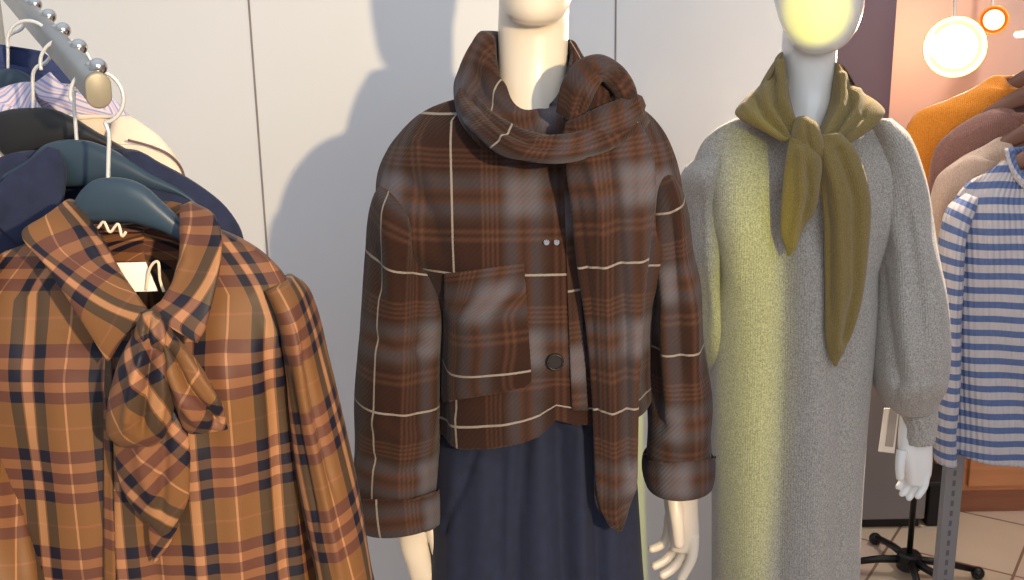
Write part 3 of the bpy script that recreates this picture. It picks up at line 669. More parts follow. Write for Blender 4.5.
fab('scarf_end', [K(790, 138, 808, 140, .012, .01, 1.785), K(786, 155, 822, 162, .018, .01, 1.782), K(783, 180, 820, 184, .018, .01, 1.782), K(781, 205, 816, 208, .016, .01, 1.784), K(780, 228, 804, 228, .012, .01, 1.787), K(784, 246, 796, 245, .007, .006, 1.789), K(788, 256, 791, 255, .003, .003, 1.79)], kc, M['olive'], rows=90,
    folds=[([(800, 150), (800, 200), (792, 246)], 4, .006, 1), ([(808, 160), (810, 195), (802, 225)], 3, -.006)])
fab('scarf_end', [K(808, 136, 840, 132, .016, .01, 1.80), K(812, 155, 856, 150, .02, .01, 1.798), K(820, 180, 866, 176, .02, .01, 1.796), K(823, 215, 871, 212, .018, .01, 1.796), K(824, 255, 868, 255, .016, .01, 1.797), K(825, 300, 862, 300, .013, .01, 1.799), K(825, 335, 852, 335, .009, .008, 1.80), K(829, 356, 842, 354, .006, .005, 1.80), K(834, 366, 837, 366, .003, .003, 1.80)], kc, M['olive'], rows=120,
    folds=[([(825, 150), (838, 200), (840, 270), (838, 350)], 5, .007, 1), ([(840, 150), (856, 200), (856, 290), (844, 340)], 4, -.008, 1), ([(822, 170), (830, 230), (830, 320)], 3, -.005)])

# ================================================================ waterfall arm with chrome stops, left
def armP(t):   # t 0 near end .. 1 off frame
    a = W(98, 90, 1.15); b = W(24, 8, 1.60); return a+(b-a)*t
A0 = armP(0); dirA = (armP(1)-A0); dirA /= np.linalg.norm(dirA)
rackp = W(-60, 400, 1.85); 
farA = armP(2.05)
rk = thing('display_rack', 'brushed steel waterfall arm with chrome ball stops holding the left-hand garments', 'clothes rack', (farA[0], farA[1], 0))
def oblong(name, p0, p1, w, h, mat, parent):
    p0 = np.array(p0); p1 = np.array(p1); d = (p1-p0)/np.linalg.norm(p1-p0); s = np.cross(d, [0, 0, 1]); s /= np.linalg.norm(s); u = np.cross(s, d)
    V = []; n = 32
    for p, k in ((p0, .9), (p0+d*.001, 1), (p1, 1)):
        for i in range(n):
            a = 2*PI*i/n; cx = math.cos(a)*w/2; cz = math.sin(a)*w/2+(h-w)/2*(1 if math.sin(a) > 0 else -1)
            V.append(p+(s*cx+u*cz)*k)
    Fc = [(j*n+i, j*n+(i+1) % n, (j+1)*n+(i+1) % n, (j+1)*n+i) for j in range(2) for i in range(n)]+[tuple(range(n))[::-1], tuple(range(2*n, 3*n))]
    return link(name, V, Fc, mat, parent)
oblong('arm_bar', A0, farA, .025, .036, M['steel'], rk)
oblong('end_cap', A0-dirA*.004, A0+dirA*.002, .026, .0375, M['cap'], rk)
for i, (bx, by, t) in enumerate(((98, 67, .03), (79, 47, .27), (63, 30, .48), (49, 16, .68), (35, 4, .86), (20, -10, 1.05), (5, -24, 1.25))):
    Yb = armP(t)[1]; c = W(bx, by, Yb)
    b = ball('ball_stop', c, .0094, M['chrome'], rk)
    tube('stop_pin', [c, c+np.array([0, 0, -.020])], .0038, M['chrome'], b)
    c2 = W(bx-8, by-5.5, Yb+.02)
    if i < 5: ball('spacer_ring', c2+np.array([0, 0, -.004]), .0058, M['chrome'], rk, sc=(1, 1, .8))
box('upright_post', farA[0]-.02, farA[0]+.02, farA[1]-.02, farA[1]+.02, 0.02, 1.8, M['steel'], rk, .003)
box('foot_bar', farA[0]-.03, farA[0]+.03, farA[1]-.25, farA[1]+.25, 0, .03, M['steel'], rk, .004)

def hook(par, base, Y, r, stem, side=1, dx=0, mat='chrome', wr=.0023):
    """wire hook: straight stem then three quarters of a circle; base is a world point"""
    x, y, z = base; pts = [(x, y, z), (x+dx*.5, y, z+stem*.5), (x+dx, y, z+stem)]
    cx, cz = x+dx-side*0, z+stem+r
    # circle passes over the bar and its tip ends on the far side
    for a in np.linspace(-PI/2, PI*.92, 26):
        pts.append((cx+side*r*math.cos(a), y, cz+r*math.sin(a)))
    return tube('hook', smoothpath(pts[:2]+pts[2:], 70), wr, M[mat], par, 10)
def hanger(label, bodypts, Y, neck, circ, stem_top, mat, group=None, dep=.010, cat='clothes hanger', side=1, hookmat='hookwire'):
    """bodypts: (x,ytop,x,ybottom) px from tip to tip; neck px; circ (cx,cy,rpx) px of the hook circle"""
    t = thing('clothes_hanger', label, cat, W(neck[0], neck[1], Y), group)
    fab('hanger_body', [K(a, b, c, d, dep*(.6+.8*math.sin(PI*i/(len(bodypts)-1))), dep, Y) for i, (a, b, c, d) in enumerate(bodypts)], t, mat, rows=90, seg=28, e=2.6)
    n = W(neck[0], neck[1]+4, Y); cx, cy, r = circ; c = W(cx, cy, Y); rr = r/F*Y
    s = side; a0 = math.radians(-78)
    pts = [n, (n+W(stem_top[0], stem_top[1], Y))/2, W(stem_top[0], stem_top[1], Y)]
    for a in np.linspace(a0, math.radians(188), 30): pts.append(c+np.array([s*rr*math.cos(a), 0, rr*math.sin(a)]))
    tube('hook', smoothpath(pts, 90), .0023, M[hookmat], t, 10)
    disc('hook_collar', n+np.array([0, 0, -.001]), .0065, .01, mat, t, 20, bev=.001)
    return t
YB = 1.20
hanger('slate blue plastic hanger at the front, inside the plaid blouse', [(44, 240, 46, 246), (56, 230, 58, 242), (68, 216, 70, 236), (82, 190, 80, 232), (94, 180, 92, 222), (110, 177, 108, 222), (128, 179, 128, 222), (144, 186, 146, 226), (162, 202, 165, 232), (180, 219, 180, 240), (196, 232, 196, 246), (206, 240, 206, 247)],
       YB-.005, (108, 178), (97, 97, 26), (109, 134), M['slate'], 'hangers on the waterfall arm')
# ---------------------------------------------------------------- plaid blouse
bl = thing('blouse', 'tan, navy and mauve checked blouse with pussy-bow, nearest garment on the left', 'blouse', W(140, 300, YB))
fb = [([(62, 330), (66, 440), (70, 620)], 22, .006), ([(100, 380), (104, 480), (100, 620)], 9, -.007), ([(215, 300), (232, 420), (240, 620)], 16, .007), ([(262, 300), (275, 400), (292, 620)], 10, -.007), ([(190, 420), (205, 620)], 12, .005),
      ([(20, 260), (30, 350), (40, 440)], 12, -.004), ([(285, 285), (296, 380), (315, 600)], 6, -.008), ([(245, 250), (262, 300)], 10, .004), ([(150, 520), (160, 640)], 10, -.006)]
bb = shell('blouse_body', [K(80, 238, 184, 236, .03, .035, YB, 322, .0), K(72, 232, 190, 230, .036, .04, YB, 334), K(52, 232, 208, 232, .045, .05, YB, 345), K(18, 244, 236, 242, .055, .06, YB, 352), K(-15, 260, 266, 260, .06, .065, YB, 362), K(-32, 285, 288, 284, .07, .07, YB, 380),
                          K(-36, 320, 296, 318, .075, .075, YB, 402), K(-30, 370, 298, 370, .078, .078, YB, 440), K(-24, 430, 304, 430, .08, .08, YB, 490), K(-22, 500, 312, 500, .083, .08, YB, 556), K(-24, 580, 322, 580, .086, .083, YB, 640), K(-26, 700, 330, 700, .09, .085, YB, 770)],
      M['blouse'], bl, rows=190, seg=300, e=2.5, folds=fb, thick=.0018, uvoff=(.025, 1.33), uvx=True, uvz=True, wob=[(.0025, 26, 6, 0), (.0015, 55, -9, 2)])
shell('sleeve', [K(268, 286, 292, 278, .035, .04, YB), K(277, 300, 305, 292, .05, .05, YB), K(284, 320, 314, 315, .055, .055, YB), K(288, 370, 326, 362, .055, .055, YB-.005), K(294, 430, 340, 420, .055, .055, YB-.01), K(304, 500, 356, 492, .057, .055, YB-.02), K(318, 580, 373, 575, .058, .055, YB-.03), K(335, 680, 395, 675, .055, .05, YB-.04)],
      M['blouse'], bl, rows=130, seg=110, e=2.1, thick=.0018, uvoff=(.058, .02), uvrot=.05, caps=(True, False),
      folds=[([(292, 310), (304, 400), (325, 500), (345, 600)], 5, .006), ([(300, 330), (318, 420), (338, 500)], 4, -.005), ([(285, 350), (298, 440), (318, 540)], 4, -.006)], wob=[(.002, 40, 20, 1)])
shell('sleeve', [K(-30, 268, 2, 254, .04, .04, YB), K(-50, 300, -8, 300, .05, .05, YB), K(-55, 370, 2, 375, .055, .055, YB-.01), K(-50, 430, 12, 436, .055, .055, YB-.03), K(-40, 500, 30, 506, .057, .055, YB-.05), K(-25, 580, 52, 588, .058, .055, YB-.07), K(-5, 680, 75, 690, .055, .05, YB-.08)],
      M['blouse'], bl, rows=130, seg=110, e=2.1, thick=.0018, uvoff=(.03, .05), uvrot=-.25, caps=(True, False),
      folds=[([(5, 400), (20, 500), (35, 600)], 6, .005)], wob=[(.002, 40, 20, 2)])
# inner back yoke and collar band standing behind the hanger
shell('collar_band', [K(84, 232, 180, 228, .028, .032, YB+.004, 318, .006), K(80, 214, 184, 212, .034, .040, YB+.004, 318, .004), K(80, 212, 185, 210, .037, .043, YB+.004, 320, .004), K(80, 230, 186, 228, .038, .045, YB+.004, 326)], M['blouse'], bl, rows=30, seg=120, e=2.1, thick=.0015, uvoff=(.02, .02), uvrot=.6)
fab('collar_flap', [K(66, 200, 78, 206, .004, .014, 1.185), K(58, 206, 92, 226, .006, .012, 1.168), K(44, 216, 106, 246, .007, .010, 1.150), K(22, 232, 120, 270, .007, .008, 1.135), K(46, 266, 132, 288, .006, .006, 1.118), K(70, 302, 142, 302, .006, .006, 1.105), K(90, 334, 148, 314, .005, .005, 1.098), K(104, 356, 124, 338, .004, .004, 1.096), K(108, 362, 112, 357, .002, .002, 1.096)],
    bl, M['blouse'], rows=90, seg=90, e=3, uvoff=(.03, .02), uvrot=.75, folds=[([(62, 206), (100, 260), (145, 308)], 6, .003)])
fab('collar_flap', [K(180, 206, 190, 202, .004, .014, 1.185), K(180, 228, 214, 216, .006, .012, 1.160), K(180, 252, 222, 240, .007, .010, 1.142), K(176, 278, 220, 266, .007, .008, 1.125), K(164, 298, 213, 300, .006, .006, 1.110), K(150, 312, 205, 330, .005, .005, 1.100), K(170, 326, 198, 342, .004, .004, 1.097), K(190, 338, 198, 343, .002, .002, 1.097)],
    bl, M['blouse'], rows=90, seg=90, e=3, uvoff=(.055, .05), uvrot=-.35, folds=[([(186, 210), (186, 260), (160, 308)], 5, .003)])
tb = bvh(bb)
patch('placket', [(106, 352, 112, 354), (104, 400, 112, 400), (104, 452, 112, 452), (104, 520, 114, 520), (104, 600, 116, 600)], tb, M['blouse'], bl, off=.004, thick=.002, nr=40, nc=5, uvoff=(.0, .0))
# bow: knot, two loops and a long end
fab('bow_knot', [K(143, 312, 156, 311, .010, .01, 1.088), K(138, 322, 164, 320, .018, .01, 1.083), K(135, 336, 172, 332, .020, .01, 1.081), K(136, 350, 176, 346, .016, .01, 1.083), K(144, 358, 170, 356, .008, .008, 1.086)], bl, M['blouse'], uvoff=(.02, .03), uvrot=.5, rows=50, seg=70,
    folds=[([(150, 314), (146, 334), (148, 356)], 3, -.007), ([(158, 316), (162, 336), (160, 354)], 3, .005)])
fab('bow_loop', [K(136, 330, 160, 336, .012, .01, 1.080), K(124, 350, 170, 354, .022, .01, 1.076), K(114, 378, 176, 378, .027, .01, 1.074), K(108, 408, 174, 408, .026, .01, 1.075), K(108, 432, 166, 434, .020, .01, 1.078), K(116, 444, 158, 446, .009, .008, 1.082)], bl, M['blouse'], rows=90, seg=100, uvoff=(.045, .06), uvrot=.62,
    folds=[([(146, 342), (132, 390), (126, 436)], 6, .008), ([(152, 346), (146, 395), (142, 440)], 4, -.009), ([(160, 350), (162, 395), (156, 436)], 5, .006)])
fab('bow_loop', [K(158, 332, 172, 334, .012, .01, 1.084), K(162, 344, 184, 346, .016, .01, 1.08), K(166, 366, 200, 366, .020, .01, 1.078), K(172, 392, 214, 390, .020, .01, 1.078), K(178, 412, 224, 408, .016, .01, 1.08), K(184, 428, 226, 420, .010, .008, 1.083), K(190, 434, 228, 429, .004, .004, 1.085)], bl, M['blouse'], rows=80, seg=90, uvoff=(.02, .0), uvrot=-.7,
    folds=[([(170, 345), (186, 385), (216, 422)], 4, -.009, 1), ([(176, 345), (200, 380), (222, 412)], 4, .006), ([(166, 360), (182, 400), (200, 428)], 5, .006)])
fab('bow_end', [K(124, 400, 172, 400, .008, .008, 1.090), K(116, 425, 186, 425, .012, .008, 1.088), K(114, 450, 190, 448, .013, .008, 1.088), K(118, 475, 190, 474, .012, .008, 1.089), K(128, 500, 189, 496, .010, .008, 1.090), K(148, 522, 182, 514, .007, .006, 1.091), K(162, 536, 170, 532, .003, .003, 1.092)], bl, M['blouse'], rows=90, seg=90, uvoff=(.02, .03), uvrot=.72,
    folds=[([(165, 410), (164, 470), (160, 520)], 5, -.005), ([(140, 410), (142, 470), (156, 515)], 7, .005)])
fab('bow_end', [K(146, 480, 176, 480, .005, .005, 1.098), K(148, 520, 180, 515, .006, .005, 1.098), K(150, 548, 172, 540, .004, .004, 1.099), K(154, 563, 158, 560, .002, .002, 1.1)], bl, M['blouse'], rows=40, seg=50, uvoff=(.05, .01), uvrot=-.6)
# label and tag strings inside the neck
lb = tag(link('swing_tag', [W(104, 263, 1.165), W(146, 262, 1.165), W(158, 291, 1.16), W(124, 292, 1.16)], [(0, 1, 2, 3)], M['paper'], smooth=False), 'white paper tag lying inside the neck of the checked blouse', 'tag')
m = lb.modifiers.new('t', 'SOLIDIFY'); m.thickness = .0012
for pts in (((98, 228), (104, 222), (110, 232), (118, 224), (122, 236), (126, 232)), ((146, 290), (150, 268), (158, 262), (160, 280), (164, 292))):
    o = tube('tag_string', [W(x, y, 1.158-.002*i) for i, (x, y) in enumerate(pts)], .0016, M['thread'], None, 8, 30)
    o.parent = lb; o.matrix_parent_inverse = Matrix()

# ---------------------------------------------------------------- garments behind the blouse
def shoulders(name, label, cat, keys, mat, uvrot=0, folds=(), group=None, rows=70, seg=110, thick=.0025, e=2.4, uvoff=(0, 0)):
    o = shell(name, keys, mat, None, rows=rows, seg=seg, e=e, folds=folds, thick=thick, uvrot=uvrot, uvoff=uvoff); return tag(o, label, cat, group)
YN = 1.33
nv = thing('navy_top', 'navy top on the second hanger, directly behind the checked blouse', 'top', W(90, 200, YN))
shell('top_body', [K(28, 158, 122, 152, .022, .025, YN, 200), K(20, 154, 134, 150, .026, .03, YN, 208), K(2, 158, 160, 164, .032, .034, YN, 214), K(-24, 170, 196, 186, .036, .036, YN, 222), K(-52, 190, 228, 212, .04, .04, YN, 238), K(-62, 230, 244, 240, .042, .042, YN, 262),
                   K(-58, 300, 236, 300, .042, .042, YN), K(-50, 420, 232, 420, .045, .042, YN), K(-50, 560, 236, 560, .045, .042, YN), K(-50, 700, 240, 700, .045, .042, YN)], M['navy2'], nv, rows=80, seg=140, e=2.4, thick=.0025, wob=[(.002, 40, 8, 0)])
fab('collar_flap', [K(48, 146, 58, 150, .004, .01, YN-.02), K(30, 160, 66, 172, .006, .01, YN-.035), K(8, 176, 64, 196, .006, .01, YN-.045), K(-6, 196, 50, 232, .006, .01, YN-.05), K(0, 226, 20, 244, .004, .01, YN-.05)], nv, M['navy2'], e=2.8)
hanger('slate blue plastic hanger inside the navy top, second from the front', [(-36, 200, -34, 206), (0, 176, 2, 188), (30, 158, 32, 176), (46, 144, 44, 182), (62, 140, 58, 186), (84, 140, 88, 186), (104, 146, 108, 184), (124, 156, 128, 184), (150, 172, 152, 190), (180, 188, 182, 196), (215, 214, 214, 220)],
       YN-.005, (77, 140), (66, 66, 25), (74, 104), M['slate'], 'hangers on the waterfall arm')
YC = 1.43
tag(shell('cream_top', [K(60, 122, 112, 118, .018, .02, YC, 150), K(48, 116, 126, 116, .02, .022, YC, 156), K(30, 118, 148, 128, .022, .024, YC, 160), K(0, 130, 168, 146, .024, .024, YC), K(-30, 150, 182, 170, .026, .026, YC), K(-44, 180, 189, 196, .028, .028, YC), K(-40, 260, 190, 250, .03, .03, YC), K(-36, 420, 186, 420, .03, .03, YC), K(-36, 560, 186, 560, .03, .03, YC)],
      M['cream'], None, rows=70, seg=110, e=2.4, thick=.002), 'cream top with thin brown piping, its shoulder showing right of the hooks', 'top')
ct = bpy.data.objects['cream_top']
for yy in (0, 14):
    o = tube('piping', [W(128+yy*.4, 140+yy*1.3, YC-.03), W(150+yy*.3, 146+yy*1.3, YC-.028), W(168, 154+yy*1.4, YC-.02), W(180, 166+yy*1.4, YC-.008), W(186, 182+yy*1.2, YC-.002)], .0016, M['trim'], None, 8, 30)
    o.parent = ct; o.matrix_parent_inverse = Matrix()
hanger('black plastic hanger, third from the front on the steel arm', [(-50, 150, -48, 156), (-20, 128, -18, 140), (0, 112, 0, 150), (22, 108, 20, 168), (48, 108, 50, 160), (70, 116, 72, 150), (96, 132, 98, 146), (130, 152, 130, 158)],
       YC-.03, (33, 107), (30, 44, 22), (33, 74), M['blackp'], 'hangers on the waterfall arm')
YL = 1.52
tag(shell('striped_shirt', [K(34, 84, 84, 86, .016, .018, YL, 112), K(26, 82, 96, 88, .018, .02, YL, 118), K(6, 86, 118, 104, .02, .022, YL, 124), K(-20, 100, 136, 126, .022, .024, YL), K(-40, 124, 146, 150, .024, .024, YL), K(-44, 180, 150, 180, .026, .026, YL), K(-40, 300, 148, 300, .028, .028, YL), K(-40, 520, 148, 520, .028, .028, YL)],
      M['lilac'], None, rows=70, seg=110, e=2.4, thick=.002), 'lilac and pink pinstriped shirt behind the cream top', 'shirt')
o = fab('collar', [K(34, 84, 50, 72, .004, .006, YL-.03), K(38, 96, 62, 84, .006, .006, YL-.035), K(50, 104, 78, 92, .006, .006, YL-.04), K(64, 118, 96, 104, .006, .006, YL-.04), K(86, 126, 118, 118, .005, .006, YL-.035), K(108, 134, 136, 132, .004, .006, YL-.03)], bpy.data.objects['striped_shirt'], M['lilac'], e=2.8, uvrot=.5)
o.matrix_parent_inverse = Matrix()
YX = 1.64
tag(shell('blue_shirt', [K(6, 46, 42, 52, .012, .014, YX, 74), K(-4, 44, 50, 58, .014, .016, YX, 80), K(-24, 54, 66, 74, .016, .018, YX), K(-46, 74, 84, 96, .018, .02, YX), K(-56, 110, 92, 130, .02, .02, YX), K(-56, 260, 92, 260, .02, .02, YX), K(-56, 480, 92, 480, .02, .02, YX)],
      M['bluefab'], None, rows=60, seg=90, e=2.4, thick=.002), 'deep blue shirt hanging farthest back on the left arm', 'shirt')
hanger('slate blue plastic hanger farthest back on the steel arm', [(-60, 104, -58, 110), (-30, 84, -28, 96), (-8, 72, -8, 104), (8, 68, 6, 106), (24, 72, 24, 106), (44, 86, 46, 100), (78, 108, 78, 114)],
       YX-.03, (8, 68), (8, 14, 18), (8, 38), M['slate'], 'hangers on the waterfall arm')

# ================================================================ right-hand rack
YS = 2.18
rk2 = thing('garment_rack', 'grey perforated steel garment rack standing right of the grey dress', 'clothes rack', (W(952, 500, 2.32)[0], 2.32, 0))
px0 = W(953, 470, 2.32)[0]
px_w = .0205
pst = box('slotted_post', -px_w, px_w, -.012, .012, 0, 1.02, M['perf'], None, .002); pst.parent = rk2; pst.matrix_parent_inverse = rk2.matrix_world.inverted(); pst.location = (px0, 2.32, .03)
rr0 = W(1064, 30, 2.1); rr1 = W(1020, 34, 2.6)
tube('hanging_rail', [rr0, rr1], .0125, M['steel'], rk2, 20)
re_ = []
for p in (rr0, rr1):
    q = (p[0]+.55, p[1], .03); re_.append(q)
    tube('rail_upright', [p, (p[0]+.5, p[1], p[2]), (p[0]+.55, p[1], p[2]-.06), (p[0]+.55, p[1], 1.0), q], .011, M['steel'], rk2, 16, 60)
tube('lower_bar', [(px0, 2.32, .06), (re_[1][0], re_[1][1], .06)], .012, M['steel'], rk2, 12)
tube('lower_bar', [(px0, 2.32, .06), (re_[0][0], re_[0][1], .06)], .012, M['steel'], rk2, 12)
for p in ((px0, 2.32), re_[0][:2], re_[1][:2]): disc('foot', (p[0], p[1], .016), .028, .03, M['black'], rk2, 24, bev=.003)

sw = thing('striped_sweater', 'blue and white striped ribbed sweater, front garment on the right rack', 'sweater', W(1050, 300, YS))
def fs(pts): return pts
shell('sweater_body', [K(1012, 160, 1095, 160, .03, .03, YS, 196), K(1006, 162, 1102, 162, .034, .034, YS, 204), K(985, 172, 1122, 172, .04, .04, YS, 212), K(966, 186, 1142, 186, .045, .045, YS, 222), K(955, 206, 1152, 206, .05, .05, YS, 240), K(951, 240, 1156, 240, .055, .055, YS, 270), K(950, 300, 1157, 300, .06, .055, YS, 328), K(948, 370, 1158, 370, .06, .055, YS, 400), K(946, 430, 1160, 430, .062, .058, YS, 456), K(945, 442, 1160, 442, .062, .058, YS, 469)],
      M['stripe'], sw, rows=140, seg=200, e=2.5, thick=.003, uvoff=(0, .012), uvz=True, wob=[(.004, 55, 2, 0), (.002, 23, 4, 1)])
shell('sleeve', [K(964, 192, 978, 198, .02, .02, YS), K(948, 208, 970, 220, .034, .036, YS-.006), K(941, 240, 964, 246, .038, .038, YS-.02), K(938, 300, 960, 302, .036, .036, YS-.03), K(936, 370, 958, 372, .034, .034, YS-.03), K(935, 430, 956, 432, .03, .03, YS-.03), K(935, 462, 955, 464, .028, .028, YS-.03)],
      M['stripe'], sw, rows=90, seg=70, e=2.1, thick=.003, uvoff=(0, .0), caps=(True, False), wob=[(.002, 50, 20, 0)])
shell('neckband', [K(1008, 158, 1099, 158, .034, .034, YS, 200), K(1006, 150, 1101, 150, .036, .036, YS, 194), K(1012, 150, 1096, 150, .032, .032, YS, 190), K(1014, 160, 1094, 160, .03, .03, YS, 196)], M['stripe'], sw, rows=20, seg=90, e=2.1, thick=.002)

def hung(name, label, keys, mat, folds=()):
    return tag(shell(name, keys, mat, None, rows=90, seg=120, e=2.3, thick=.004, folds=folds, wob=[(.002, 40, 10, 0)]), label, 'sweater')
YG = 2.27
hung('beige_sweater', 'beige knitted sweater just behind the striped one on the right rack', [K(1010, 140, 1092, 140, .03, .03, YG, 160), K(1003, 138, 1098, 138, .034, .034, YG, 168), K(985, 146, 1115, 146, .036, .036, YG, 180), K(958, 160, 1138, 160, .038, .038, YG), K(936, 178, 1158, 178, .04, .04, YG), K(929, 205, 1165, 205, .042, .042, YG), K(933, 250, 1160, 250, .042, .042, YG), K(950, 330, 1150, 330, .042, .042, YG), K(952, 420, 1150, 420, .042, .042, YG)], M['beige'],
     [([(996, 150), (955, 168), (940, 200), (944, 250)], 7, .006, 1)])
YM = 2.36
hung('mauve_sweater', 'mauve brown knitted sweater between the beige and the orange one', [K(1012, 108, 1090, 108, .03, .03, YM, 120), K(1004, 104, 1098, 104, .034, .034, YM, 128), K(985, 112, 1118, 112, .036, .036, YM), K(955, 128, 1148, 128, .038, .038, YM), K(936, 146, 1164, 146, .04, .04, YM), K(929, 172, 1170, 172, .042, .042, YM), K(930, 230, 1166, 230, .042, .042, YM), K(955, 330, 1146, 330, .042, .042, YM), K(955, 400, 1146, 400, .042, .042, YM)], M['mauve'],
     [([(1000, 120), (955, 140), (940, 170)], 4, .003, 1)])
YO = 2.46
hung('orange_sweater', 'bright orange knitted sweater farthest back on the right rack', [K(1006, 80, 1086, 80, .03, .03, YO, 92), K(998, 76, 1094, 76, .034, .034, YO, 100), K(975, 88, 1112, 88, .036, .036, YO), K(945, 100, 1140, 100, .038, .038, YO), K(918, 112, 1165, 112, .042, .04, YO), K(907, 130, 1176, 130, .046, .044, YO), K(912, 170, 1172, 170, .046, .044, YO), K(925, 230, 1166, 230, .044, .042, YO), K(955, 330, 1146, 330, .042, .042, YO), K(955, 400, 1146, 400, .042, .042, YO)], M['orange'])
def rack_hanger(label, Y, y0, mat, nx):
    return hanger(label, [(nx-72, y0+38, nx-71, y0+46), (nx-50, y0+22, nx-50, y0+36), (nx-28, y0+8, nx-28, y0+26), (nx-8, y0, nx-6, y0+20), (nx+8, y0, nx+6, y0+20), (nx+28, y0+8, nx+28, y0+26), (nx+50, y0+22, nx+50, y0+36), (nx+72, y0+38, nx+71, y0+46)],
                  Y, (nx, y0+2), (nx+1, 34, 13), (nx, 50), mat, None, .007, side=1)
rack_hanger('brown wooden hanger inside the striped sweater on the right rack', YS, 140, M['hwood'], 1057)
rack_hanger('brown wooden hanger inside the beige sweater on the right rack', YG, 118, M['hwood'], 1048)
rack_hanger('brown wooden hanger inside the mauve brown sweater', YM, 84, M['hwood'], 1040)
rack_hanger('brown wooden hanger inside the orange sweater farthest back', YO, 62, M['hwood'], 1052)

# ---------------------------------------------------------------- stand, cabinet, box, price card
sb = W(908, 570, 2.68); sb[2] = 0
st = thing('pole_stand', 'black pole stand with low splayed feet behind the grey dress sleeve', 'stand', sb)
tube('pole', [sb+np.array([0, 0, .03]), sb+np.array([0, 0, .75])], .008, M['black'], st, 16)
disc('hub', sb+np.array([0, 0, .045]), .032, .05, M['black'], st, 24, bev=.006)
for ang in (172, -8, 262, 100, -60):
    a = math.radians(ang); d = np.array([math.cos(a), math.sin(a), 0])
    tube('leg', [sb+np.array([0, 0, .05]), sb+d*.08+np.array([0, 0, .045]), sb+d*.17+np.array([0, 0, .028])], [.011, .010, .008], M['black'], st, 12)
    ball('caster', sb+d*.18+np.array([0, 0, .018]), .0175, M['black'], st)
disc('stand_top', sb+np.array([0, 0, .755]), .05, .015, M['black'], st, 32, bev=.003)
c0 = W(862, 500, 2.95); c1 = W(926, 500, 2.95)
gb = thing('grey_cabinet', 'plain dark grey laminate cabinet standing behind the grey dress', 'cabinet', ((c0[0]+c1[0])/2, 3.0, 0))
o = box('cabinet_body', c0[0], c1[0], 2.95, 3.08, .03, .62, M['grey'], gb, .004)
box('cabinet_plinth', c0[0]+.01, c1[0]-.01, 2.965, 3.07, 0, .03, M['black'], gb)
box('cabinet_top', c0[0]-.006, c1[0]+.006, 2.944, 3.08, .62, .64, M['grey'], gb, .003)
kx0 = c1[0]+.02
d0 = W(930, 495, 3.0)[0]
db_ = thing('storage_box', 'low black box on the floor between grey cabinet and wooden cabinet', 'box', (kx0+.03, 3.0, 0))
box('box_body', c1[0]+.012, c1[0]+.10, 2.96, 3.08, 0, .13, M['black'], db_, .006)
box('box_lid', c1[0]+.008, c1[0]+.104, 2.955, 3.085, .13, .145, M['blackp'], db_, .003)
w0 = W(958, 500, 3.05)[0]
wc = thing('wooden_cabinet', 'low orange wood cabinet on a darker plinth below the striped sweater', 'cabinet', (w0+.5, 3.2, 0))
box('cabinet_body', w0, w0+1.1, 3.05, 3.38, .07, .75, M['wood'], wc, .004)
box('plinth', w0, w0+1.1, 3.055, 3.37, 0, .07, M['wood2'], wc)
box('worktop', w0-.01, w0+1.11, 3.04, 3.385, .75, .78, M['wood2'], wc, .004)
for i in range(3): box('cabinet_door', w0+.02+i*.355, w0+.36+i*.355, 3.034, 3.05, .09, .73, M['wood'], wc, .003)
# price card behind the sleeve: white border round a greyish printed face
q = [W(884, 408, 1.99), W(899, 408, 1.99), W(894, 453, 1.99), W(878, 451, 1.99)]
pc = tag(link('price_card', q, [(0, 1, 2, 3)], M['paper'], smooth=False), 'white price card with grey printed face hanging beside the grey sleeve cuff', 'tag')
m = pc.modifiers.new('t', 'SOLIDIFY'); m.thickness = .002
o = link('printed_face', [W(890, 408, 1.987), W(898, 408, 1.987), W(893, 447, 1.987), W(885, 446, 1.987)], [(0, 1, 2, 3)], M['inkgrey'], None, smooth=False); o.parent = pc
m = o.modifiers.new('t', 'SOLIDIFY'); m.thickness = .0006

# ---------------------------------------------------------------- the lit spotlight
def spotlight(label, px, py, Y, r, mat, y1):
    c = W(px, py, Y); d = Vector((-c[0]*.9+.1, -c[1], .0)).normalized(); d = Vector(-(c-np.array([.1, 0, 1.45])))
    d.normalize(); dn = np.array(d)
    t = thing('ceiling_spotlight', label, 'lamp', c, 'lit spotlights above the right rack')
    back = c-dn*.12
    n = 20; pts = [c-dn*(.13*(1-k/n)) for k in range(n+1)]
    rad = [r*(.5+.85*(k/n)**.6) for k in range(n+1)]
    V, Fc = tube_data(pts, rad, 36); Fc = Fc[:-1]
    h = link('lamp_housing', V, Fc, M['halo_orange'], t); m = h.modifiers.new('t', 'SOLIDIFY'); m.thickness = .002
    b = ball('bulb', c-dn*.02, r*.96, mat, t, sc=(1, 1, 1))
    tube('lamp_arm', [c-dn*.10, c-dn*.10+np.array([0, .02, .12]), np.array([c[0], c[1]+.12, 2.6])], .006, M['lampmetal'], t, 10, 20)
    return c, d
lc, ld = spotlight('brightly lit spotlight glowing orange above the orange sweater', 955, 47, 3.0, .06, M['bulb'], 0)
l2, ld2 = spotlight('smaller dimmer lit spotlight just right of the bright one', 994, 20, 3.2, .03, M['bulb2'], 0)
structure(box('ceiling', -2.6, 3.2, 2.4, 3.5, 2.6, 2.65, M['wall']))
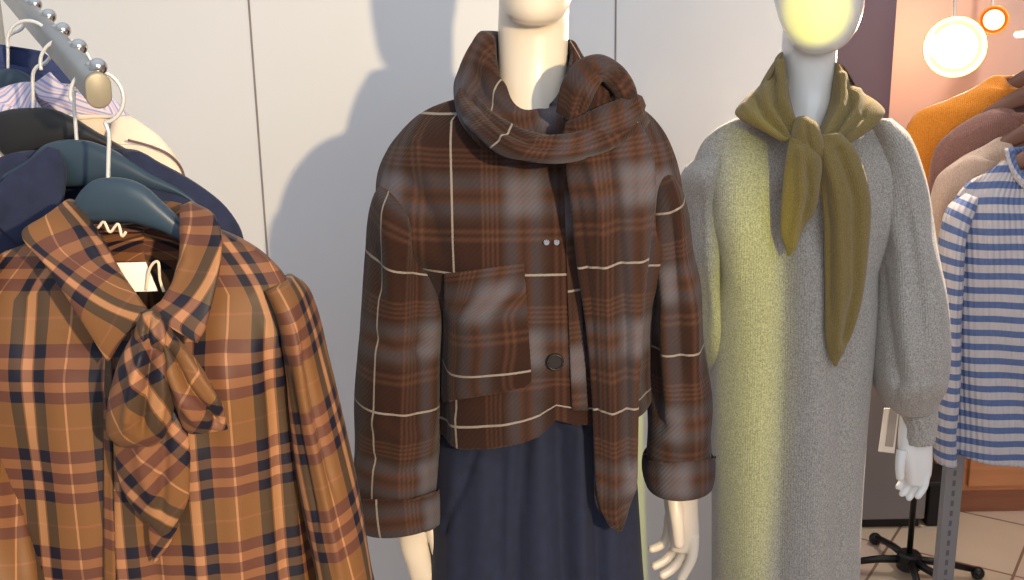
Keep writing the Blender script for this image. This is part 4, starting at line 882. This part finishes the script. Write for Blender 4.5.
# ================================================================ light
def lamp(kind, name, loc, target, energy, color, **kw):
    ld_ = bpy.data.lights.new(name, kind); o = bpy.data.objects.new(name, ld_); COL.objects.link(o); o.location = tuple(map(float, loc))
    ld_.energy = energy; ld_.color = color
    d = Vector(tuple(map(float, target)))-o.location; o.rotation_euler = d.to_track_quat('-Z', 'Y').to_euler()
    for k, v in kw.items(): setattr(ld_, k, v)
    return o
w = bpy.data.worlds.new('world'); S.world = w; w.use_nodes = True; nt = w.node_tree; bg = nt.nodes['Background']
tc = nt.nodes.new('ShaderNodeTexCoord'); sp = nt.nodes.new('ShaderNodeSeparateXYZ'); nt.links.new(tc.outputs['Generated'], sp.inputs[0])
rp = nt.nodes.new('ShaderNodeValToRGB'); nt.links.new(sp.outputs[2], rp.inputs[0])
rp.color_ramp.elements[0].color = (.46, .47, .50, 1); rp.color_ramp.elements[1].color = (.78, .87, 1, 1)
nt.links.new(rp.outputs[0], bg.inputs[0]); bg.inputs[1].default_value = .82
# shop window behind the camera: soft cool daylight
lamp('AREA', 'window_daylight', (.8, -1.1, 2.3), (.3, 1.8, 1.1), 22, (.86, .93, 1), shape='RECTANGLE', size=2.6, size_y=1.6)
# warm sun through the window from the right
wt = W(330, 130, YW)
dirk = Vector((-.37, 1, -.17)).normalized()
kp = Vector(tuple(wt))-dirk*3.4
k = lamp('SPOT', 'warm_key', kp, W(196, 330, YW), 235, (1, .75, .44), spot_size=math.radians(50), spot_blend=.08, shadow_soft_size=.03)
k.scale = (.5, 1, 1)
lamp('POINT', 'spotlight_glow', lc+np.array((0, .14, 0)), (0, 0, 0), 3.2, (1, .62, .38), shadow_soft_size=.05)
lamp('SPOT', 'added_rim_spot', (1.15, 2.75, 2.2), W(885, 130, Y2), 380, (1, .8, .6), spot_size=math.radians(40), spot_blend=.6, shadow_soft_size=.03)  # unseen lamp, added for the bright rim on dress shoulder and sweater tops
lamp('SPOT', 'spotlight_beam', lc+np.array(ld)*.09, (.5, 1.8, 1.25), 70, (1, .82, .62), spot_size=math.radians(70), spot_blend=.8, shadow_soft_size=.04)
yl = lamp('SPOT', 'yellow_light', (.62, .35, 1.45), W(748, 385, 1.82), 56, (.92, .9, .0), spot_size=math.radians(40), spot_blend=.7, shadow_soft_size=.02)
yl.scale = (.14, 1, 1)
lamp('SPOT', 'yellow_light', (.1, .2, 1.5), W(817, 10, 1.80), 110, (1, .92, .0), spot_size=math.radians(3.9), spot_blend=.12, shadow_soft_size=.01)
lamp('SPOT', 'added_back_fill', (1.5, 2.6, 2.5), (1.35, 3.0, 0), 55, (1, .93, .86), spot_size=math.radians(110), spot_blend=.8, shadow_soft_size=.08)  # fill added to brighten the rear floor and wooden cabinet, no fixture there

vs = S.view_settings; S.display_settings.display_device = 'sRGB'
vs.view_transform = 'Standard'; vs.look = 'None'; vs.exposure = .25; vs.gamma = 1; vs.use_curve_mapping = False
